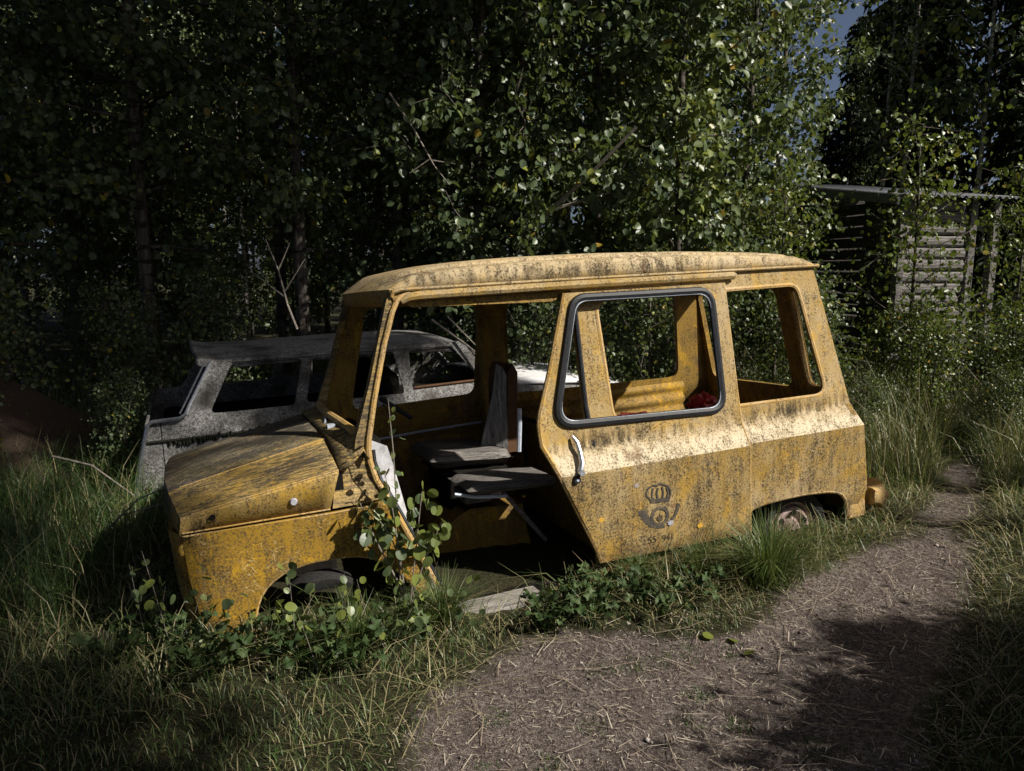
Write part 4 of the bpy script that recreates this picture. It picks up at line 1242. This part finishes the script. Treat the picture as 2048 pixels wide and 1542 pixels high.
# long grass along the van, knee high weeds at right
x, y = scatter(60000, -2.6, 4.6, 2.2, 6.2, rg)
lx, ly = van_local(x, y)
band = np.exp(-((ly + .12) / .22) ** 2) * (lx > -1.3) * (lx < 3.2)
gapd = np.exp(-((lx - .72) / .30) ** 2) * .97
leftw = .35 * (lx < -.45) * (ly < .8)
right = .55 * (x > 2.3) * (path_d(x, y) > .1) * np.clip((y - 3.6) / 1, 0, 1)
prob = np.clip(band * (1 - gapd) * .75 + leftw * np.clip((y - 2.3), 0, 1) + right, 0, 1)
keep = (rg.uniform(0, 1, len(x)) < prob) & ~under_van(x, y) & (path_d(x, y) > .02)
grass_obj('long_grass', x[keep], y[keep], .10, .30, .3, 1.5, .0025, .0055, .1, .72, rg, 'long bent grass around the van and at the right', dry=.5)
x, y = scatter(30000, -7, 9, 5.2, 12, rg)
keep = ~under_van(x, y)
grass_obj('meadow_grass', x[keep], y[keep], .15, .5, .2, 1.0, .004, .009, .05, .7, rg, 'tall wild grass under the trees and bushes', dry=.25)
x, y = scatter(14000, 2.2, 6.5, 4.6, 8.2, rg)
keep = (path_d(x, y) > .12) & ~under_van(x, y)
grass_obj('tall_weeds', x[keep], y[keep], .25, .75, .15, .8, .003, .006, .2, .8, rg, 'tall pale weeds and dry grass stems right of the van', dry=.55)
x, y = scatter(9000, -2.3, 3.4, 2.1, 4.8, rg)
pdv = path_d(x, y)
prob = np.exp(-((pdv - .14) / .13) ** 2) * .7 + .03
keep = (rg.uniform(0, 1, len(x)) < prob) & ~under_van(x, y) & (pdv > .0)
grass_obj('matted_straw', x[keep], y[keep], .10, .26, 1.3, 2.6, .002, .004, .85, 1.0, rg, 'matted dead grass along the edge of the path')
x, y = scatter(16000, -5.2, -1.9, 2.9, 7.0, rg)
keep = ~under_van(x, y)
grass_obj('shade_weeds', x[keep], y[keep], .15, .5, .2, 1.0, .003, .006, .0, .55, rg, 'tall dark weeds in the shade at the left', dry=.12)
# the one big sedge tuft
n = 620
a = rg.uniform(0, 6.283, n); q = np.abs(rg.normal(0, .05, n))
P = np.stack([q * np.cos(a), q * np.sin(a), np.zeros(n)], -1)
V, F = blades(P, rg.uniform(.22, .42, n), rg.uniform(.15, 1.25, n), rg.uniform(.003, .006, n), rg, a + rg.normal(0, .35, n))
tuft = link('sedge_tuft', np_mesh('sedge_tuft', V, F, tint_faces(np.clip(rg.uniform(.35, .8, n), 0, 1))), M['grass'])
tuft.location = (1.24, 3.42, float(gz(1.24, 3.42)))
tag(tuft, 'big arching green grass tuft in front of the van rear wheel', 'grass tuft')
for (tx, ty, s, lab) in ((.62, 3.40, .42, 'small grass clump under the sliding door corner'), (.92, 3.48, .45, 'upright grass clump left of the big tuft, against the door bottom'), (-.30, 2.98, .62, 'dry grass clump at the foot of the door pillar'), (-.62, 2.72, .6, 'grass clump in front of the front wheel arch')):
    o = tuft.copy(); col.objects.link(o); o.location = (tx, ty, float(gz(tx, ty))); o.scale = (s, s, s * 1.1); o.rotation_euler = (0, 0, tx * 9)
    tag(o, lab, 'grass tuft')

# ------------------------------------------------------------------ straw on the path
def straw_mesh(name, L, bend, w):
    V = [(-L / 2, -w / 2, 0), (-L / 2, w / 2, 0), (0, bend - w / 2, .006), (0, bend + w / 2, .006), (L / 2, -w / 2, .002), (L / 2, w / 2, .002)]
    me = np_mesh(name, V, [(0, 2, 3, 1), (2, 4, 5, 3)], [random.random(), random.random()])
    me.materials.append(M['straw'])
    return me
n = 11000
x, y = scatter(n, -.4, 3.2, 1.95, 4.9, rg)
keep = path_d(x, y) < .12
x, y = x[keep], y[keep]; n = len(x)
a = rg.uniform(0, 3.14, n); L = rg.uniform(.006, .03, n) * np.where(rg.uniform(0, 1, n) < .12, 2.5, 1); w = rg.uniform(.0012, .0034, n)
d = np.stack([np.cos(a), np.sin(a), 0 * a], -1); s = np.stack([-np.sin(a), np.cos(a), 0 * a], -1)
c = np.stack([x, y, gz(x, y) + .006], -1)
V = np.stack([c - d * L[:, None] / 2 - s * w[:, None] / 2, c + d * L[:, None] / 2 - s * w[:, None] / 2, c + d * L[:, None] / 2 + s * w[:, None] / 2, c - d * L[:, None] / 2 + s * w[:, None] / 2], 1).reshape(-1, 3)
o = link('straw_litter', np_mesh('straw_litter', V, np.arange(4 * n).reshape(-1, 4), rg.uniform(0, 1, n)), M['straw'])
tag(o, 'fine dry chaff strewn over the dirt path', 'litter', kind='stuff')
n = 900
x, y = scatter(n, -.4, 3.0, 1.95, 4.6, rg)
keep = path_d(x, y) < .1
x, y = x[keep], y[keep]; n = len(x)
oc = np.array([(1, 0, 0), (0, 1, 0), (-1, 0, 0), (0, -1, 0), (0, 0, .7), (0, 0, -.7)])
q = rg.uniform(.0025, .008, n) * np.where(rg.uniform(0, 1, n) < .06, 2.0, 1)
ang = rg.uniform(0, 6.28, n)
st = rg.uniform(.6, 1.3, (n, 6, 3))
V = oc[None] * st * q[:, None, None]
ca, sa = np.cos(ang)[:, None], np.sin(ang)[:, None]
V = np.stack([V[..., 0] * ca - V[..., 1] * sa, V[..., 0] * sa + V[..., 1] * ca, V[..., 2]], -1) + np.stack([x, y, gz(x, y) + .003], -1)[:, None]
F = np.array([(0, 1, 4), (1, 2, 4), (2, 3, 4), (3, 0, 4), (1, 0, 5), (2, 1, 5), (3, 2, 5), (0, 3, 5)])[None] + (np.arange(n) * 6)[:, None, None]
M['pebble'] = leafmat('pebble', [(0, (.07, .06, .055)), (.6, (.22, .19, .17)), (1, (.42, .38, .34))], .8, 0.0, .2)
o = link('pebbles', np_mesh('pebbles', V.reshape(-1, 3), F.reshape(-1, 3), tint_faces(rg.uniform(0, 1, n), 8)), M['pebble'])
tag(o, 'small loose stones on the dirt path', 'stones', kind='stuff')
SM = [straw_mesh('dry_straw', l, b, .0032) for l, b in ((.10, .004), (.16, .012), (.22, -.015), (.30, .03))]
for i in range(120):
    for _ in range(50):
        x = rg.uniform(-.2, 3.0); y = rg.uniform(2.05, 4.6)
        if path_d(np.array([x]), np.array([y]))[0] < .06: break
    o = link('dry_straw', SM[i % 4])
    o.location = (x, y, float(gz(x, y)) + .009 + .002 * random.random()); o.rotation_euler = (rg.normal(0, .03), rg.normal(0, .03), rg.uniform(0, 6.28)); o.scale = (rg.uniform(.6, 1.2),) * 3
    tag(o, 'dry pale straw lying loose on the dirt path', 'straw', 'loose straws on the path')

# ------------------------------------------------------------------ herbs with separate leaves
def lobed(name, n=9, r=.03, mat='herb', tint=.5, deep=.25):
    V = [(0, 0, .004)]
    for k in range(n * 2):
        a = .35 + (6.283 - .7) * k / (n * 2 - 1)
        rr = r * (1 if k % 2 else 1 - deep)
        V.append((-math.cos(a) * rr, math.sin(a) * rr, .012 * math.sin(3 * a) * r / .03 + (.004 if k % 2 else -.002)))
    F = [(0, k, k + 1) for k in range(1, n * 2)]
    me = np_mesh(name, V, F, np.full(len(F), tint), True)
    me.materials.append(M[mat])
    return me
HL = [lobed('leaf', 7, .027, tint=t) for t in (.1, .35, .55, .75, .9)]
def herb(x, y, n, hmax, spread, label, r, red=0):
    o = empty('cranesbill', (x, y, float(gz(x, y))))
    tag(o, label, 'plant', 'cranesbill plants along the van')
    mb = MB()
    for i in range(n):
        a = r.uniform(0, 6.28); q = spread * math.sqrt(r.uniform(.05, 1)); h = hmax * r.uniform(.35, 1)
        tip = Vector((q * math.cos(a), q * math.sin(a), h))
        mb.tube([(0, 0, 0), tuple(tip * .5 + Vector((0, 0, h * .2))), tuple(tip)], [.0022, .0018, .0014], 4, cap=False)
        l = link('leaf', HL[int(r.integers(0, 5))], None, o)
        l.location = tip
        l.rotation_euler = (r.normal(0, .45) + .25, r.normal(0, .45), a + r.normal(0, .5))
        l.scale = (r.uniform(.7, 1.25),) * 3
    mb.build('stalks', M['grass'], o, False)
rh = np.random.default_rng(44)
HP = [(.14, 2.98), (.24, 3.06), (.34, 3.02), (.42, 3.14), (.55, 3.18), (.30, 3.20), (.68, 3.10), (-1.36, 2.72), (-1.22, 2.66), (-1.05, 2.62), (-.95, 2.70), (-.80, 2.62), (-.72, 2.72), (-1.10, 2.52), (-.58, 2.60), (-1.5, 2.62), (-.45, 2.78), (.85, 3.22)]
for i, (x, y) in enumerate(HP):
    lab = 'low cranesbill with lobed leaves below the door opening' if x > 0 else 'low cranesbill with lobed leaves below the front fender'
    herb(x, y, 18, .16 if x > 0 else .17, .12, lab, rh)

# sapling in front of the door pillar, every leaf its own
def round_leaf(t, sz=.050):
    out = [(0, 0)] + [(.5 - .5 * math.cos(math.pi * k / 6) ** 1 * (1 if k else 1), .46 * math.sin(math.pi * k / 6) ** .8) for k in range(1, 6)] + [(1.06, 0)]
    V = [(u, 0, -.10 * u * u) for u, v in out] + [(u, v, .10 * v - .10 * u * u) for u, v in out[1:-1]] + [(u, -v, .10 * v - .10 * u * u) for u, v in out[1:-1]]
    n = len(out); F = []
    for b in (n, n + n - 2):
        e = [0] + list(range(b, b + n - 2)) + [n - 1]
        for k in range(n - 1):
            q = [k, k + 1, e[k + 1], e[k]]
            q = [q[j] for j in range(4) if q[j] not in q[:j]]
            F.append(tuple(q))
    me = bpy.data.meshes.new('leaf'); me.from_pydata([tuple(sz * c for c in p) for p in V], [], F)
    a = me.attributes.new('tint', 'FLOAT', 'FACE'); a.data.foreach_set('value', np.full(len(F), t, np.float32))
    return me
RL = [round_leaf(t) for t in (.25, .5, .7, .85)]
for m_ in RL: m_.materials.append(M['leaf'])
def sapling(name, stems, label, nleaf, r, size=1.0, thick=.004):
    o = empty(name, stems[0][0])
    tag(o, label, 'sapling')
    b = Vector(stems[0][0])
    mb = MB()
    for st in stems:
        pts = [Vector(p) - b for p in st]
        mb.tube([tuple(p) for p in pts], [thick * (1 - .6 * i / (len(pts) - 1)) for i in range(len(pts))], 5)
    mb.build('stem', M['twig'], o)
    for k in range(nleaf):
        st = stems[k % len(stems)]
        t = r.uniform(.25, 1) * (len(st) - 1)
        i = min(int(t), len(st) - 2)
        p = Vector(st[i]).lerp(Vector(st[i + 1]), t - i) - b + Vector(r.normal(0, .022, 3))
        l = link('leaf', RL[int(r.integers(0, 4))], None, o)
        l.location = p
        l.rotation_euler = (r.normal(0, .6), .9 + r.normal(0, .4), r.uniform(0, 6.28))
        l.scale = (size * r.uniform(.55, 1.15),) * 3
sapling('aspen_sapling', [[(-.44, 2.97, .02), (-.46, 2.95, .28), (-.49, 2.93, .55), (-.52, 2.95, .68)], [(-.44, 2.97, .02), (-.40, 2.95, .35), (-.37, 2.96, .60)], [(-.45, 2.96, .15), (-.56, 2.93, .40), (-.62, 2.93, .56)], [(-.44, 2.97, .10), (-.34, 2.97, .36), (-.29, 2.98, .47)], [(-.46, 2.95, .28), (-.50, 2.94, .42), (-.55, 2.92, .50)]], 'leafy aspen sapling growing in front of the van door pillar', 140, rh)
sapling('thin_sapling', [[(-.47, 2.99, .05), (-.48, 2.99, .5), (-.49, 2.99, .78), (-.505, 2.99, .98)]], 'single thin stem with few leaves crossing the open door, tallest there', 14, rh, .7)
sapling('nettle_stem', [[(-1.88, 3.55, -.05), (-1.90, 3.55, .12), (-1.92, 3.55, .36)]], 'upright leafy stem in the dark before the grey car bumper', 12, rh, .7)
WS = [(-.95, 2.60, .34), (-.82, 2.66, .42), (-.66, 2.68, .36), (-.55, 2.76, .30), (-.38, 2.84, .34), (-.25, 2.92, .26), (-1.12, 2.60, .40), (-1.28, 2.64, .46), (-.72, 2.58, .25), (-.30, 2.80, .22), (-1.42, 2.72, .38), (-.48, 2.66, .24)]
for i, (x, y, h) in enumerate(WS):
    z0 = float(gz(x, y)); dx = rh.normal(0, .08)
    sapling('weed_stem', [[(x, y, z0), (x + dx * .5, y - .02, z0 + h * .55), (x + dx, y - .03, z0 + h)], [(x, y, z0 + .04), (x - dx * .6 + .04, y, z0 + h * .45), (x - dx + .06, y - .02, z0 + h * .75)]], 'small-leaved weed stem among the grass before the front fender', 20, rh, .72, .0016)
for o in bpy.data.objects:
    if o.get('label', '').startswith('small-leaved weed stem'):
        o['group'] = 'weed stems before the fender'; o['category'] = 'weed'
FL = round_leaf(.62, .042); FL.materials.append(M['leafy'])
for i, (x, y, c) in enumerate(((.80, 2.93, 'pale green fallen leaf at the path edge below the door'), (.93, 2.90, 'curled fallen leaf near another at the path edge'), (.99, 2.84, 'rightmost of the three fallen leaves at the path edge'), (.09, 2.07, 'single yellow fallen leaf at the bottom of the path'))):
    l = link('fallen_leaf', FL, None)
    l.location = (x, y, float(gz(x, y)) + .02); l.rotation_euler = (.25, .1, i * 1.7); l.scale = (1.1, 1.1, 1.1)
    tag(l, c, 'leaf')

# red things left in the van
def crumple(name, c, r_, sq, mat, label, seed):
    bm = bmesh.new()
    bmesh.ops.create_icosphere(bm, subdivisions=3, radius=r_)
    rr = random.Random(seed)
    for v in bm.verts:
        n = v.co.normalized()
        k = 1 + .22 * math.sin(7 * n.x + seed) * math.cos(6 * n.y) + .12 * math.sin(13 * n.z + 5 * n.x)
        v.co = Vector((v.co.x * k * sq[0], v.co.y * k * sq[1], v.co.z * k * sq[2]))
    me = bpy.data.meshes.new(name); bm.to_mesh(me); bm.free()
    o = link(name, me, mat)
    o.location = mw @ Vector(c)
    tag(o, label, 'plastic')
crumple('plastic_can', (2.40, .78, .28), .085, (1.0, .8, .9), M['red'], 'crumpled bright red plastic can inside the van by the rear window', 2)
crumple('plastic_dome', (1.83, .66, .235), .17, (1.0, 1.0, .42), M['darkred'], 'dark red round plastic dome inside the van below the door window', 6)
